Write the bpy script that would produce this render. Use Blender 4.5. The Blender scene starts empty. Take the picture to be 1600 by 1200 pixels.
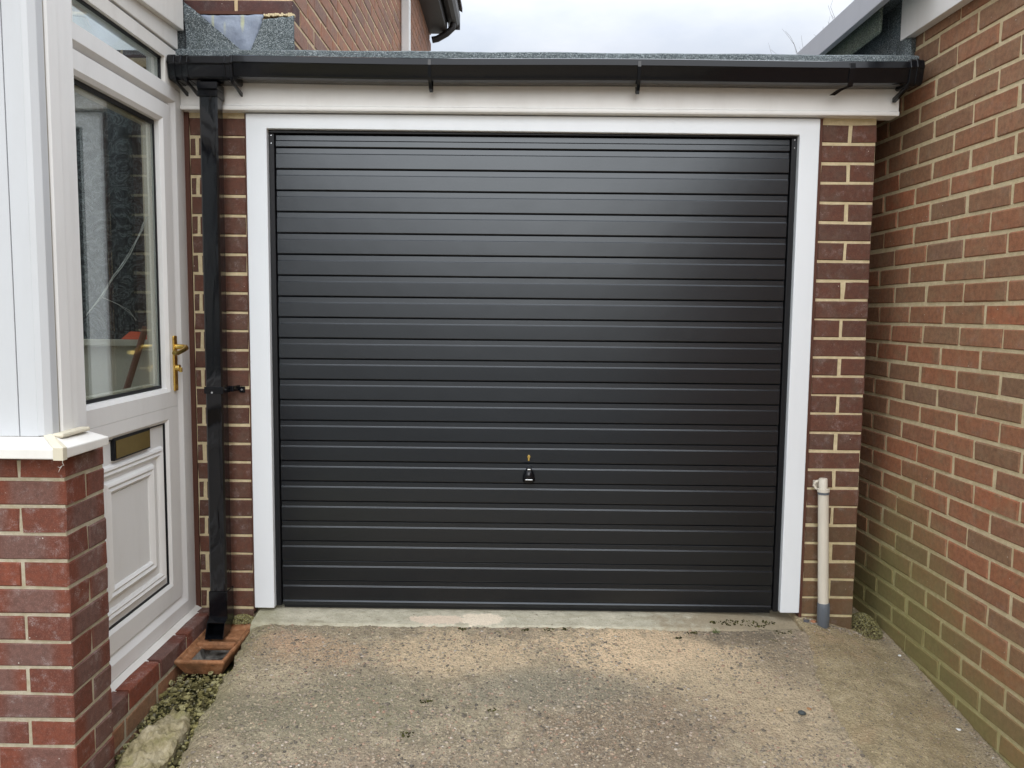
import bpy, bmesh, math, random
import numpy as np
from mathutils import Vector, Matrix, noise
random.seed(7); rng = np.random.default_rng(7)
sc = bpy.context.scene
col = sc.collection
R = math.radians

# ------------------------------------------------------------------ camera
yaw, pitch, roll = -.0055, .0893, .0104
cy, sy, cp, sp = math.cos(yaw), math.sin(yaw), math.cos(pitch), math.sin(pitch)
fw = Vector((sy*cp, cy*cp, -sp)); rt = Vector((cy, -sy, 0)); up = rt.cross(fw)
r2 = math.cos(roll)*rt + math.sin(roll)*up; u2 = -math.sin(roll)*rt + math.cos(roll)*up
cam = bpy.data.cameras.new('camera'); co = bpy.data.objects.new('camera', cam); col.objects.link(co)
cam.sensor_width = 36; cam.lens = 1248.75/1600*36; cam.clip_start = .02; cam.clip_end = 500
m = Matrix((r2, u2, -fw)).transposed().to_4x4(); m.translation = Vector((0, -3.1578, 1.2101))
co.matrix_world = m
sc.camera = co

# ------------------------------------------------------------------ world, sun, exposure
SUN_EL, SUN_AZ = R(24), R(180)          # azimuth from +Y clockwise: low bright cloud behind the camera
w = bpy.data.worlds.new('World'); sc.world = w; w.use_nodes = True
nt = w.node_tree; nt.nodes.clear(); N = nt.nodes.new; LK = nt.links.new
out = N('ShaderNodeOutputWorld'); bg = N('ShaderNodeBackground'); bg.inputs[1].default_value = .1
sky = N('ShaderNodeTexSky'); sky.sky_type = 'NISHITA'; sky.sun_disc = False
sky.sun_elevation = SUN_EL; sky.sun_rotation = SUN_AZ
tc = N('ShaderNodeTexCoord'); mp = N('ShaderNodeMapping'); mp.inputs['Scale'].default_value = (1, 1, 2.4)
mp.inputs['Location'].default_value = (.3, .1, .2)
n1 = N('ShaderNodeTexNoise'); n1.inputs['Scale'].default_value = 2.6; n1.inputs['Detail'].default_value = 7
n1.inputs['Roughness'].default_value = .55
cr = N('ShaderNodeValToRGB'); cr.color_ramp.elements[0].position = .28; cr.color_ramp.elements[1].position = .62
cr.color_ramp.elements[0].color = (.58, .58, .58, 1); cr.color_ramp.elements[1].color = (1, 1, 1, 1)
n2 = N('ShaderNodeTexNoise'); n2.inputs['Scale'].default_value = 4.2; n2.inputs['Detail'].default_value = 6
cr2 = N('ShaderNodeValToRGB'); cr2.color_ramp.elements[0].position = .33; cr2.color_ramp.elements[1].position = .66
cr2.color_ramp.elements[0].color = (7.5, 7.9, 8.7, 1); cr2.color_ramp.elements[1].color = (9.2, 9.4, 9.7, 1)
mx = N('ShaderNodeMixRGB')
LK(tc.outputs['Generated'], mp.inputs[0]); LK(mp.outputs[0], n1.inputs[0]); LK(n1.outputs[0], cr.inputs[0])
LK(mp.outputs[0], n2.inputs[0]); LK(n2.outputs[0], cr2.inputs[0])
LK(cr.outputs[0], mx.inputs[0]); LK(sky.outputs[0], mx.inputs[1]); LK(cr2.outputs[0], mx.inputs[2])
sx_ = N('ShaderNodeSeparateXYZ'); LK(tc.outputs['Generated'], sx_.inputs[0])
gr = N('ShaderNodeMapRange'); gr.inputs[1].default_value = .28; gr.inputs[2].default_value = 1; gr.inputs[3].default_value = .68; gr.inputs[4].default_value = 2.9
LK(sx_.outputs[2], gr.inputs[0])          # overcast sky: brighter overhead than at the horizon
vm = N('ShaderNodeVectorMath'); vm.operation = 'SCALE'; LK(mx.outputs[0], vm.inputs[0]); LK(gr.outputs[0], vm.inputs['Scale'])
LK(vm.outputs[0], bg.inputs[0]); LK(bg.outputs[0], out.inputs[0])
sl = bpy.data.lights.new('sun', 'SUN'); sl.energy = .95; sl.angle = R(38); sl.color = (.98, .99, 1)
so = bpy.data.objects.new('sun', sl); col.objects.link(so)
sd = Vector((math.sin(SUN_AZ)*math.cos(SUN_EL), math.cos(SUN_AZ)*math.cos(SUN_EL), math.sin(SUN_EL)))
so.rotation_euler = sd.to_track_quat('Z', 'Y').to_euler(); so.location = sd*20
vs = sc.view_settings; vs.view_transform = 'Standard'; vs.look = 'None'; vs.exposure = 0.6; vs.gamma = 1
vs.use_curve_mapping = False
sc.render.engine = 'CYCLES'; sc.cycles.transparent_max_bounces = 12; sc.cycles.max_bounces = 8

# ------------------------------------------------------------------ materials
def lin(r, g, b):
    f = lambda c: (c/255/12.92) if c/255 <= .04045 else ((c/255+.055)/1.055)**2.4
    return (f(r), f(g), f(b), 1)

class NT:
    def __init__(s, name):
        s.m = bpy.data.materials.new(name); s.m.use_nodes = True; s.t = s.m.node_tree
        s.b = s.t.nodes['Principled BSDF']; s.n = s.t.nodes.new; s.l = s.t.links.new
        s.geo = s.n('ShaderNodeNewGeometry').outputs['Position']
        s.obj = s.n('ShaderNodeTexCoord').outputs['Object']
    def noise(s, v, sc_, det=4, ro=.55, dis=0):
        n = s.n('ShaderNodeTexNoise'); n.inputs['Scale'].default_value = sc_; n.inputs['Detail'].default_value = det
        n.inputs['Roughness'].default_value = ro; n.inputs['Distortion'].default_value = dis
        s.l(v, n.inputs['Vector']); return n.outputs['Fac']
    def voro(s, v, sc_, feat='F1', o='Distance', rnd=1):
        n = s.n('ShaderNodeTexVoronoi'); n.feature = feat; n.inputs['Scale'].default_value = sc_
        n.inputs['Randomness'].default_value = rnd; s.l(v, n.inputs['Vector']); return n.outputs[o]
    def ramp(s, f, stops):
        n = s.n('ShaderNodeValToRGB'); e = n.color_ramp.elements
        e[0].position = stops[0][0]; e[1].position = stops[-1][0]
        for p, c in stops[1:-1]: e.new(p)
        for i, (p, c) in enumerate(stops): e[i].position = p; e[i].color = c if len(c) == 4 else (*c, 1)
        s.l(f, n.inputs[0]); return n.outputs[0]
    def thr(s, f, a, b):
        n = s.n('ShaderNodeMapRange'); n.interpolation_type = 'SMOOTHSTEP'; n.inputs[1].default_value = a; n.inputs[2].default_value = b
        s.l(f, n.inputs[0]); return n.outputs[0]
    def math(s, op, a, b=0.):
        n = s.n('ShaderNodeMath'); n.operation = op
        for i, x in enumerate((a, b)):
            if isinstance(x, (int, float)): n.inputs[i].default_value = x
            else: s.l(x, n.inputs[i])
        return n.outputs[0]
    def mix(s, f, a, b, mode='MIX'):
        n = s.n('ShaderNodeMixRGB'); n.blend_type = mode
        for i, x in enumerate((f, a, b)):
            if isinstance(x, (int, float)): n.inputs[i].default_value = x
            elif isinstance(x, tuple): n.inputs[i].default_value = x
            else: s.l(x, n.inputs[i])
        return n.outputs[0]
    def sep(s, v):
        n = s.n('ShaderNodeSeparateXYZ'); s.l(v, n.inputs[0]); return n.outputs
    def add(s, v, off):
        n = s.n('ShaderNodeVectorMath'); n.operation = 'ADD'; s.l(v, n.inputs[0])
        if isinstance(off, tuple): n.inputs[1].default_value = off
        else: s.l(off, n.inputs[1])
        return n.outputs[0]
    def scale(s, v, off):
        n = s.n('ShaderNodeVectorMath'); n.operation = 'MULTIPLY'; s.l(v, n.inputs[0]); n.inputs[1].default_value = off
        return n.outputs[0]
    def bump(s, h, st=.3, d=.002, nrm=None):
        n = s.n('ShaderNodeBump'); n.inputs['Strength'].default_value = st; n.inputs['Distance'].default_value = d
        s.l(h, n.inputs['Height'])
        if nrm: s.l(nrm, n.inputs['Normal'])
        return n.outputs[0]
    def blob(s, c, r, soft=.5):
        """1 inside a stain centred at c with radii r, ragged"""
        v = s.add(s.geo, (-c[0], -c[1], 0.)); v = s.scale(v, (1/r[0], 1/r[1], 0))
        n = s.n('ShaderNodeVectorMath'); n.operation = 'LENGTH'; s.l(v, n.inputs[0])
        return s.thr(s.math('ADD', n.outputs['Value'], s.math('MULTIPLY', s.math('SUBTRACT', s.rag, .5), 3.4)), 1.0+soft*.35, .9-soft*.45)
    def fin(s, c=None, ro=None, nrm=None, spec=None):
        if c is not None:
            if isinstance(c, tuple): s.b.inputs['Base Color'].default_value = c
            else: s.l(c, s.b.inputs['Base Color'])
        if ro is not None:
            if isinstance(ro, (int, float)): s.b.inputs['Roughness'].default_value = ro
            else: s.l(ro, s.b.inputs['Roughness'])
        if nrm is not None: s.l(nrm, s.b.inputs['Normal'])
        if spec is not None: s.b.inputs['Specular IOR Level'].default_value = spec
        return s.m

def rnd_src(s):
    oi = s.n('ShaderNodeObjectInfo').outputs['Random']
    at = s.n('ShaderNodeAttribute'); at.attribute_name = 'rnd'
    return s.math('FRACT', s.math('ADD', oi, at.outputs['Fac']))

def algae(s, c, k=1., ca=(.16, .14, .050, 1), cb=(.27, .235, .095, 1)):
    """green growth low on the wall by the garage corner, world placed"""
    p = s.sep(s.geo)
    n = s.noise(s.geo, 5, 5, .6)
    d = s.math('ADD', s.math('MULTIPLY', p[2], 1.55), s.math('MULTIPLY', s.math('ABSOLUTE', s.math('ADD', p[1], .05)), .95))
    f = s.thr(s.math('ADD', d, s.math('MULTIPLY', n, .8)), 1.55, .55)
    f2 = s.thr(s.math('ADD', p[2], s.math('MULTIPLY', n, .5)), .5, .15)
    f = s.math('MAXIMUM', s.math('MULTIPLY', f, .8), s.math('MULTIPLY', f2, .4))
    f = s.math('MULTIPLY', s.math('MULTIPLY', f, s.thr(s.noise(s.geo, 45, 5, .7), .25, .6)), s.math('MULTIPLY', s.thr(p[0], 1.30, 1.48), k*.75)) if False else s.math('MULTIPLY', s.math('MULTIPLY', f, s.math('ADD', s.math('MULTIPLY', s.thr(p[0], .9, 1.15), .25), s.math('MULTIPLY', s.thr(p[0], 1.36, 1.47), .75))), s.math('MULTIPLY', s.thr(s.noise(s.geo, 45, 5, .7), .05, .5), k*1.15))
    return s.mix(f, c, s.mix(s.noise(s.geo, 60, 3), ca, cb))

def brick_mat(name, ramp, grey, band=0., efflo=.15, alg=False, rough=.8):
    s = NT(name); r = rnd_src(s)
    off = s.n('ShaderNodeCombineXYZ'); s.l(s.math('MULTIPLY', r, 37.), off.inputs[0]); s.l(s.math('MULTIPLY', r, 91.), off.inputs[2])
    v = s.add(s.geo, off.outputs[0])
    c = s.ramp(r, ramp)
    big = s.noise(v, 14, 3, .6); fine = s.noise(v, 330, 3, .7); mid = s.noise(v, 60, 4, .6)
    if band:
        ox = s.sep(s.obj)[0]
        w_ = s.math('ADD', s.math('ABSOLUTE', s.math('ADD', ox, s.math('MULTIPLY', s.math('SUBTRACT', r, .5), .07))), s.math('MULTIPLY', s.math('SUBTRACT', mid, .5), .05))
        f = s.thr(w_, .085, .045)
        c = s.mix(s.math('MULTIPLY', f, s.math('MULTIPLY', band, s.thr(r, .05, .2))), c, s.mix(fine, tuple(x*.75 for x in grey[:3])+(1,), grey))
    else:
        c = s.mix(s.math('MULTIPLY', s.thr(big, .42, .75), .75), c, grey)
    c = s.mix(s.math('MULTIPLY', s.thr(mid, .3, .75), .35), c, (.03, .018, .015, 1))
    c = s.mix(s.math('MULTIPLY', s.thr(fine, .5, .75), .3), c, tuple(min(1, x*2.1+.03) for x in grey[:3])+(1,))
    if efflo:
        e = s.math('MULTIPLY', s.thr(s.noise(v, 22, 5, .7), .50, .72), s.thr(s.noise(v, 400, 2, .8), .4, .65))
        c = s.mix(s.math('MULTIPLY', e, efflo), c, (.55, .5, .48, 1))
        sp_ = s.voro(v, 55); n3 = s.noise(v, 16, 2)
        dot = s.math('MULTIPLY', s.thr(sp_, .12, .06), s.thr(n3, .58, .66))
        c = s.mix(dot, c, (.62, .58, .5, 1))
    if alg: c = algae(s, c)
    h = s.math('ADD', s.math('MULTIPLY', fine, .5), mid)
    return s.fin(c, rough, s.bump(h, .55, .002), .35)

M = {}
M['brick_right'] = brick_mat('brick_brown', [(0, (.23, .13, .074)), (.2, (.31, .138, .070)), (.4, (.265, .148, .082)), (.6, (.36, .142, .070)), (.8, (.32, .158, .086)), (.92, (.40, .142, .067)), (1, (.25, .142, .086))], (.285, .175, .098, 1), efflo=.16, alg=True)
M['brick_pilaster'] = brick_mat('brick_purple', [(0, (.10, .042, .027)), (.5, (.135, .050, .030)), (1, (.105, .048, .033))], (.125, .078, .056, 1), efflo=.35, alg=True)
M['brick_pier'] = brick_mat('brick_red', [(0, (.21, .055, .028)), (.5, (.17, .05, .028)), (1, (.13, .042, .028))], (.185, .11, .092, 1), band=.7, efflo=.5)
M['brick_house'] = brick_mat('brick_rust', [(0, (.33, .165, .105)), (.35, (.40, .175, .10)), (.7, (.27, .145, .105)), (1, (.44, .20, .11))], (.27, .18, .14, 1), efflo=.1)
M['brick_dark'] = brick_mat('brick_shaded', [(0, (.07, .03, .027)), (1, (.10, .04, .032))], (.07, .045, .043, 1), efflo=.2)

def mortar(name, c0, c1, alg=False):
    s = NT(name); n = s.noise(s.geo, 40, 5, .65); f = s.noise(s.geo, 700, 2, .7)
    c = s.mix(s.thr(n, .35, .7), c0, c1); c = s.mix(s.math('MULTIPLY', s.thr(f, .5, .8), .4), c, tuple(x*.5 for x in c0[:3])+(1,))
    if alg: c = algae(s, c, .8, (.30, .29, .09, 1), (.42, .40, .16, 1))
    return s.fin(c, .95, s.bump(s.math('ADD', f, n), .9, .003), .1)
M['mortar'] = mortar('mortar_buff', (.66, .545, .33, 1), (.78, .66, .43, 1), True)
M['mortar_pier'] = mortar('mortar_sand', (.47, .41, .28, 1), (.58, .52, .40, 1))
M['mortar_house'] = mortar('mortar_orange', (.66, .50, .30, 1), (.78, .62, .42, 1))

def paint(name, c, ro=.35, dirt=.12, dc=(.25, .22, .17, 1), bumpst=.05, spec=.5):
    s = NT(name); n = s.noise(s.scale(s.geo, (3, 3, .8)), 3, 6, .65); f = s.noise(s.geo, 90, 4, .7)
    cc = s.mix(s.math('MULTIPLY', s.thr(n, .4, .8), dirt), c, dc)
    cc = s.mix(s.math('MULTIPLY', s.thr(f, .6, .8), dirt*.6), cc, dc)
    return s.fin(cc, s.math('ADD', ro, s.math('MULTIPLY', n, .12)), s.bump(s.noise(s.geo, 12, 2), bumpst, .004), spec)
M['upvc'] = paint('upvc_white', (.82, .815, .79, 1), .38, .10)
M['upvc_old'] = paint('upvc_weathered', (.76, .74, .69, 1), .42, .22, (.32, .27, .2, 1))
M['upvc_front'] = paint('upvc_front', (.54, .555, .565, 1), .38, .10)
M['frame_white'] = paint('painted_timber_white', (.74, .77, .79, 1), .4, .05)
M['fascia'] = paint('fascia_white', (.80, .79, .76, 1), .35, .14, (.4, .35, .28, 1))
M['trim_cream'] = paint('trim_cream', (.62, .57, .44, 1), .45, .2)
M['sealant'] = paint('sealant_grime', (.30, .26, .20, 1), .8, .4)
M['brown'] = paint('brown_strip', (.085, .028, .014, 1), .7, .3, (.03, .015, .01, 1))
M['black_plastic'] = paint('black_plastic', (.0045, .005, .0065, 1), .08, .02, (.04, .04, .05, 1), .12, .32)
s = NT('black_pipe_gloss')
wv_ = s.noise(s.scale(s.geo, (16, 16, 5.)), 1, 2, .5, 1.2)
M['black_pipe'] = s.fin((.0045, .005, .0065, 1), .10, s.bump(wv_, .20, .012), .55)
M['black_matt'] = paint('black_frame_paint', (.006, .0065, .008, 1), .35, .05, (.05, .05, .05, 1), .05, .3)
s = NT('garage_door_coating')
n = s.noise(s.scale(s.geo, (.6, 1, 2.2)), 2.2, 3); g = s.noise(s.geo, 900, 2, .8)
d_ = s.thr(s.noise(s.geo, 45, 5, .75), .70, .82)
cc = s.mix(s.math('MULTIPLY', d_, .12), (.004, .005, .0072, 1), (.06, .06, .06, 1)); s.b.inputs['Specular Tint'].default_value = (.90, .955, 1, 1)
M['door'] = s.fin(cc, s.math('ADD', .22, s.math('MULTIPLY', n, .06)), s.bump(s.math('ADD', s.noise(s.scale(s.geo, (1, 1, 1.)), 5, 2), s.math('MULTIPLY', g, .012)), .07, .01), .68)
M['brown_eaves'] = paint('brown_eaves', (.028, .023, .022, 1), .4, .1)
M['grey_board'] = paint('grey_trim', (.43, .435, .46, 1), .4, .08, (.2, .2, .2, 1))
M['pipe_cream'] = paint('pipe_cream', (.66, .61, .51, 1), .4, .22, (.22, .19, .12, 1))
M['pipe_grey'] = paint('pipe_grey', (.105, .12, .14, 1), .45, .2)
M['interior'] = paint('interior_beige', (.66, .62, .49, 1), .6, .15)
M['interior_dark'] = paint('interior_dark', (.10, .10, .09, 1), .8, .2)
M['wood'] = paint('stick_wood', (.20, .085, .045, 1), .5, .2, (.08, .03, .02, 1))
M['orange'] = paint('orange_plastic', (.75, .10, .02, 1), .4, .1)
M['cable'] = paint('cable_yellow', (.5, .35, .08, 1), .5, .1)
s = NT('brass'); s.b.inputs['Metallic'].default_value = 1
M['brass'] = s.fin(s.mix(s.thr(s.noise(s.geo, 120, 3), .5, .8), (.78, .55, .16, 1), (.45, .29, .08, 1)), .27)
s = NT('bronze_plate'); s.b.inputs['Metallic'].default_value = .8
M['bronze'] = s.fin(s.mix(s.noise(s.geo, 40, 4), (.36, .26, .08, 1), (.26, .18, .06, 1)), .38)
s = NT('steel'); s.b.inputs['Metallic'].default_value = 1
M['steel'] = s.fin((.62, .64, .66, 1), .25)
s = NT('lead_patch')
n = s.noise(s.geo, 18, 5, .6)
cc = s.ramp(n, [(.3, (.17, .20, .26)), (.6, (.25, .29, .36)), (.8, (.36, .40, .45))])
st = s.thr(s.noise(s.scale(s.geo, (26, 26, 3)), 1, 1), .62, .72)
cc = s.mix(s.math('MULTIPLY', st, .6), cc, (.50, .50, .22, 1))
M['lead'] = s.fin(cc, .55, s.bump(s.noise(s.geo, 30, 4), .8, .006), .4)
s = NT('mineral_felt')
n = s.noise(s.geo, 16, 5, .7); g = s.voro(s.geo, 420, 'F1', 'Color'); gg = s.sep(g)[0]
cc = s.ramp(gg, [(0, (.035, .045, .048)), (.45, (.10, .12, .125)), (.8, (.21, .24, .25)), (1, (.42, .46, .46))])
cc = s.mix(s.math('MULTIPLY', s.thr(n, .45, .75), .5), cc, (.06, .075, .07, 1))
M['felt'] = s.fin(cc, .9, s.bump(s.math('ADD', s.math('MULTIPLY', gg, .35), s.noise(s.geo, 25, 3)), .9, .005), .3)
s = NT('mineral_felt_green')
n = s.noise(s.geo, 30, 5, .7); g = s.voro(s.geo, 420, 'F1', 'Color'); gg = s.sep(g)[0]
cc = s.ramp(gg, [(0, (.05, .06, .05)), (.5, (.12, .15, .12)), (1, (.30, .34, .28))])
cc = s.mix(s.math('MULTIPLY', s.thr(n, .45, .7), .5), cc, (.09, .13, .06, 1))
M['felt_green'] = s.fin(cc, .9, s.bump(s.math('ADD', s.math('MULTIPLY', gg, .35), n), .8, .005), .3)
s = NT('terracotta')
n = s.noise(s.geo, 35, 6, .7)
cc = s.ramp(n, [(.25, (.09, .05, .03)), (.42, (.26, .115, .05)), (.58, (.36, .17, .08)), (.75, (.42, .29, .19))])
cc = s.mix(s.math('MULTIPLY', s.thr(s.noise(s.geo, 12, 4), .5, .72), .5), cc, (.09, .065, .04, 1))
M['terracotta'] = s.fin(cc, .75, s.bump(n, .6, .003), .3)
s = NT('dark_water_grime')
M['grime'] = s.fin(s.ramp(s.noise(s.geo, 30, 4), [(.35, (.03, .028, .025)), (.5, (.16, .155, .14)), (.7, (.30, .29, .26))]), .5)
s = NT('textured_glass')
v = s.voro(s.geo, 22, 'SMOOTH_F1'); nn = s.noise(s.geo, 14, 3, .6, 3.5)
M['obscure'] = s.fin(s.ramp(nn, [(.35, (.006, .010, .010)), (.5, (.045, .055, .055)), (.57, (.16, .185, .185)), (.60, (.025, .03, .03)), (.75, (.08, .092, .092))]), .3, s.bump(nn, .5, .01), .4)
# thin clear glazing: transparent body, fresnel reflection
g = bpy.data.materials.new('window_glass'); g.use_nodes = True; t = g.node_tree; t.nodes.clear()
o_ = t.nodes.new('ShaderNodeOutputMaterial'); mi = t.nodes.new('ShaderNodeMixShader'); tr = t.nodes.new('ShaderNodeBsdfTransparent')
gl = t.nodes.new('ShaderNodeBsdfGlossy'); gl.inputs['Roughness'].default_value = .0; fr = t.nodes.new('ShaderNodeFresnel'); fr.inputs[0].default_value = 1.5
mu = t.nodes.new('ShaderNodeMath'); mu.operation = 'MULTIPLY'; mu.inputs[1].default_value = 1.7; mu.use_clamp = True
ge_ = t.nodes.new('ShaderNodeNewGeometry'); ir_ = t.nodes.new('ShaderNodeMapRange'); ir_.inputs[3].default_value = 1.5; ir_.inputs[4].default_value = 1/1.5
t.links.new(ge_.outputs['Backfacing'], ir_.inputs[0]); t.links.new(ir_.outputs[0], fr.inputs[0])
tr.inputs[0].default_value = (.93, .96, .95, 1); gl.inputs[0].default_value = (.95, .97, .97, 1)
t.links.new(fr.outputs[0], mu.inputs[0]); t.links.new(mu.outputs[0], mi.inputs[0]); t.links.new(tr.outputs[0], mi.inputs[1]); t.links.new(gl.outputs[0], mi.inputs[2]); t.links.new(mi.outputs[0], o_.inputs[0])
M['glass'] = g

g = bpy.data.materials.new('daylight_roof_sheet'); g.use_nodes = True; t = g.node_tree; t.nodes.clear()
o_ = t.nodes.new('ShaderNodeOutputMaterial'); tr = t.nodes.new('ShaderNodeBsdfTranslucent'); tr.inputs[0].default_value = (.85, .87, .88, 1); t.links.new(tr.outputs[0], o_.inputs[0]); M['daylight_roof_sheet'] = g  # translucent sheet for the added porch roof, passes daylight inside
# --- driveway concrete
def concrete(name, strip=False, thr_=False):
    s = NT(name); s.rag = s.math('ADD', s.math('MULTIPLY', s.noise(s.geo, 8, 9, .72), .7), s.math('MULTIPLY', s.noise(s.geo, 45, 5, .75), .3))
    big = s.noise(s.geo, 2.6, 5, .6); mid = s.noise(s.geo, 14, 6, .68); fine = s.noise(s.geo, 160, 4, .75); grit = s.noise(s.geo, 620, 2, .8)
    vd = s.voro(s.geo, 110); vc = s.sep(s.voro(s.geo, 110, 'F1', 'Color'))
    vd2 = s.voro(s.geo, 55); vc2 = s.sep(s.voro(s.geo, 55, 'F1', 'Color'))
    if strip:
        c = s.ramp(mid, [(.3, (.165, .14, .088)), (.5, (.25, .21, .135)), (.7, (.33, .285, .195))])
        c = s.mix(s.math('MULTIPLY', s.thr(big, .45, .65), .4), c, (.22, .17, .10, 1))
        c = s.mix(s.math('MULTIPLY', s.thr(s.noise(s.geo, 5, 3), .55, .7), .3), c, (.30, .20, .13, 1))
    elif thr_:
        c = s.ramp(mid, [(.3, (.25, .235, .185)), (.5, (.33, .315, .255)), (.75, (.42, .40, .33))])
        c = s.mix(s.math('MULTIPLY', s.thr(s.noise(s.scale(s.geo, (1, 3, 1)), 6, 7, .7), .5, .62), .5), c, (.20, .185, .135, 1))
        c = s.mix(s.math('MULTIPLY', s.thr(s.noise(s.geo, 70, 3, .6), .66, .70), .8), c, (.09, .065, .05, 1))
        c = s.mix(s.math('MULTIPLY', s.blob((.95, -.05), (.38, .16), .8), .8), c, (.19, .155, .105, 1))
        c = s.mix(s.blob((-.30, -.06), (.13, .035), .2), c, (.45, .38, .31, 1))
        c = s.mix(s.blob((-.12, -.05), (.09, .05), .2), c, (.50, .44, .36, 1))
    else:
        c = s.ramp(mid, [(.28, (.13, .11, .082)), (.45, (.20, .175, .13)), (.6, (.275, .24, .18)), (.8, (.34, .30, .23))])
        c = s.mix(s.math('MULTIPLY', s.thr(big, .52, .68), .35), c, (.22, .16, .13, 1))
        for cc_, rr, colr, k in (((-.24, -.30), (.30, .16), (.42, .335, .235, 1), .8), ((.53, -.26), (.42, .20), (.45, .355, .25, 1), 1),
                                 ((.80, -.50), (.33, .26), (.36, .295, .21, 1), .7), ((.88, -.80), (.28, .20), (.34, .28, .20, 1), .6),
                                 ((-.86, -.21), (.12, .07), (.36, .235, .17, 1), .5), ((-.75, -.30), (.22, .12), (.36, .25, .17, 1), .6),
                                 ((.40, -.72), (.35, .22), (.14, .105, .08, 1), .6), ((.87, -.13), (.22, .10), (.11, .095, .075, 1), .8),
                                 ((-.6, -.62), (.5, .2), (.15, .145, .105, 1), .7), ((.15, -.50), (.30, .12), (.16, .155, .125, 1), .7), ((-.85, -.45), (.2, .12), (.33, .285, .21, 1), .6), ((1.0, -.30), (.10, .16), (.16, .135, .10, 1), .6),
                                 ((0, -.95), (.8, .14), (.15, .12, .095, 1), .5)):
            c = s.mix(s.math('MULTIPLY', s.blob(cc_, rr, .9), k), c, colr)
        peb = s.math('MULTIPLY', s.thr(vd2, .36, .24), s.thr(s.noise(s.geo, 4.5, 4), .40, .58))
        c = s.mix(s.math('MULTIPLY', peb, .85), c, s.ramp(vc2[0], [(0, (.10, .08, .065)), (.5, (.24, .20, .15)), (1, (.42, .35, .26))]))
    c = s.mix(s.math('MULTIPLY', s.thr(vd, .42, .2), .60 if not thr_ else .10), c, s.ramp(vc[1], [(0, (.08, .068, .055)), (.5, (.22, .185, .14)), (1, (.50, .42, .31))]))
    c = s.mix(s.math('MULTIPLY', s.thr(fine, .50, .68), .55 if not thr_ else .25), c, (.06, .05, .038, 1))
    c = s.mix(s.math('MULTIPLY', s.thr(grit, .58, .75), .45), c, (.52, .47, .38, 1))
    # moss
    mossn = s.math('MULTIPLY', s.thr(s.noise(s.geo, 24, 5, .7), .60, .68), .6)
    if not thr_: c = s.mix(s.math('MULTIPLY', mossn, s.thr(s.noise(s.geo, 3, 2), .45, .6)), c, (.055, .06, .018, 1))
    p = s.sep(s.geo)
    c = s.mix(s.math('MULTIPLY', s.thr(s.math('ADD', p[0], s.math('MULTIPLY', s.rag, .3)), -.72, -.95), .45), c, (.13, .13, .055, 1))
    if strip: c = s.mix(s.math('MULTIPLY', s.thr(s.math('SUBTRACT', p[0], s.math('MULTIPLY', s.rag, .2)), 1.33, 1.43), .45), c, (.16, .135, .11, 1))
    c = s.mix(1., c, (1.85, 1.78, 1.64, 1) if not thr_ else (1.45, 1.42, 1.34, 1), 'MULTIPLY')
    h = s.math('ADD', s.math('ADD', s.math('MULTIPLY', vd, -.8), s.math('MULTIPLY', fine, .9)), s.math('MULTIPLY', grit, .35))
    return s.fin(c, .93, s.bump(h, 1.0 if not thr_ else .5, .009 if not thr_ else .004), .2)
M['concrete'] = concrete('driveway_concrete'); M['strip'] = concrete('screed_concrete', strip=True); M['threshold'] = concrete('threshold_concrete', thr_=True)
s = NT('pebble_mix'); at = s.n('ShaderNodeAttribute'); at.attribute_name = 'rnd'
cc = s.ramp(at.outputs['Fac'], [(0, (.09, .08, .07)), (.12, (.20, .17, .13)), (.45, (.33, .28, .21)), (.75, (.43, .36, .26)), (.9, (.40, .25, .17)), (1, (.62, .57, .48))])
M['pebble'] = s.fin(s.mix(s.math('MULTIPLY', s.noise(s.geo, 300, 3), .4), cc, (.10, .085, .06, 1)), .85, s.bump(s.noise(s.geo, 400, 3), .4, .001), .3)
s = NT('damp_soil')
M['soil'] = s.fin(s.ramp(s.noise(s.geo, 22, 6, .7), [(.3, (.025, .022, .012)), (.5, (.075, .075, .03)), (.7, (.16, .145, .08))]), .95, s.bump(s.noise(s.geo, 90, 5, .7), 1, .01), .1)
s = NT('broken_concrete')
n = s.noise(s.geo, 20, 6, .7)
cc = s.ramp(n, [(.25, (.10, .085, .04)), (.45, (.27, .23, .13)), (.62, (.38, .33, .22)), (.8, (.46, .41, .30))])
cc = s.mix(s.math('MULTIPLY', s.thr(s.noise(s.geo, 8, 4), .5, .68), .5), cc, (.22, .21, .07, 1))
M['rock'] = s.fin(cc, .95, s.bump(s.math('ADD', n, s.math('MULTIPLY', s.noise(s.geo, 200, 3), .4)), 1, .008), .15)
s = NT('moss'); at = s.n('ShaderNodeAttribute'); at.attribute_name = 'rnd'
M['moss'] = s.fin(s.ramp(at.outputs['Fac'], [(0, (.07, .06, .03)), (.3, (.16, .14, .055)), (.6, (.27, .24, .10)), (.85, (.36, .33, .17)), (1, (.14, .13, .10))]), .95, s.bump(s.noise(s.geo, 500, 3), 1, .003), .1)
s = NT('dark_moss'); at = s.n('ShaderNodeAttribute'); at.attribute_name = 'rnd'
M['moss_dark'] = s.fin(s.ramp(at.outputs['Fac'], [(0, (.018, .014, .008)), (.6, (.045, .042, .014)), (1, (.10, .10, .03))]), .95, None, .1)
s = NT('ground_far'); M['far'] = s.fin(s.ramp(s.noise(s.geo, 1.2, 5), [(.3, (.10, .095, .08)), (.7, (.17, .155, .125))]), .95)
s = NT('tarmac'); M['tarmac'] = s.fin(s.ramp(s.noise(s.geo, 90, 4), [(.3, (.035, .035, .036)), (.7, (.07, .07, .068))]), .9)
s = NT('roof_tile_far'); M['tile'] = s.fin(s.ramp(s.noise(s.geo, 3, 4), [(.3, (.05, .04, .035)), (.7, (.09, .07, .06))]), .85)
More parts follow.
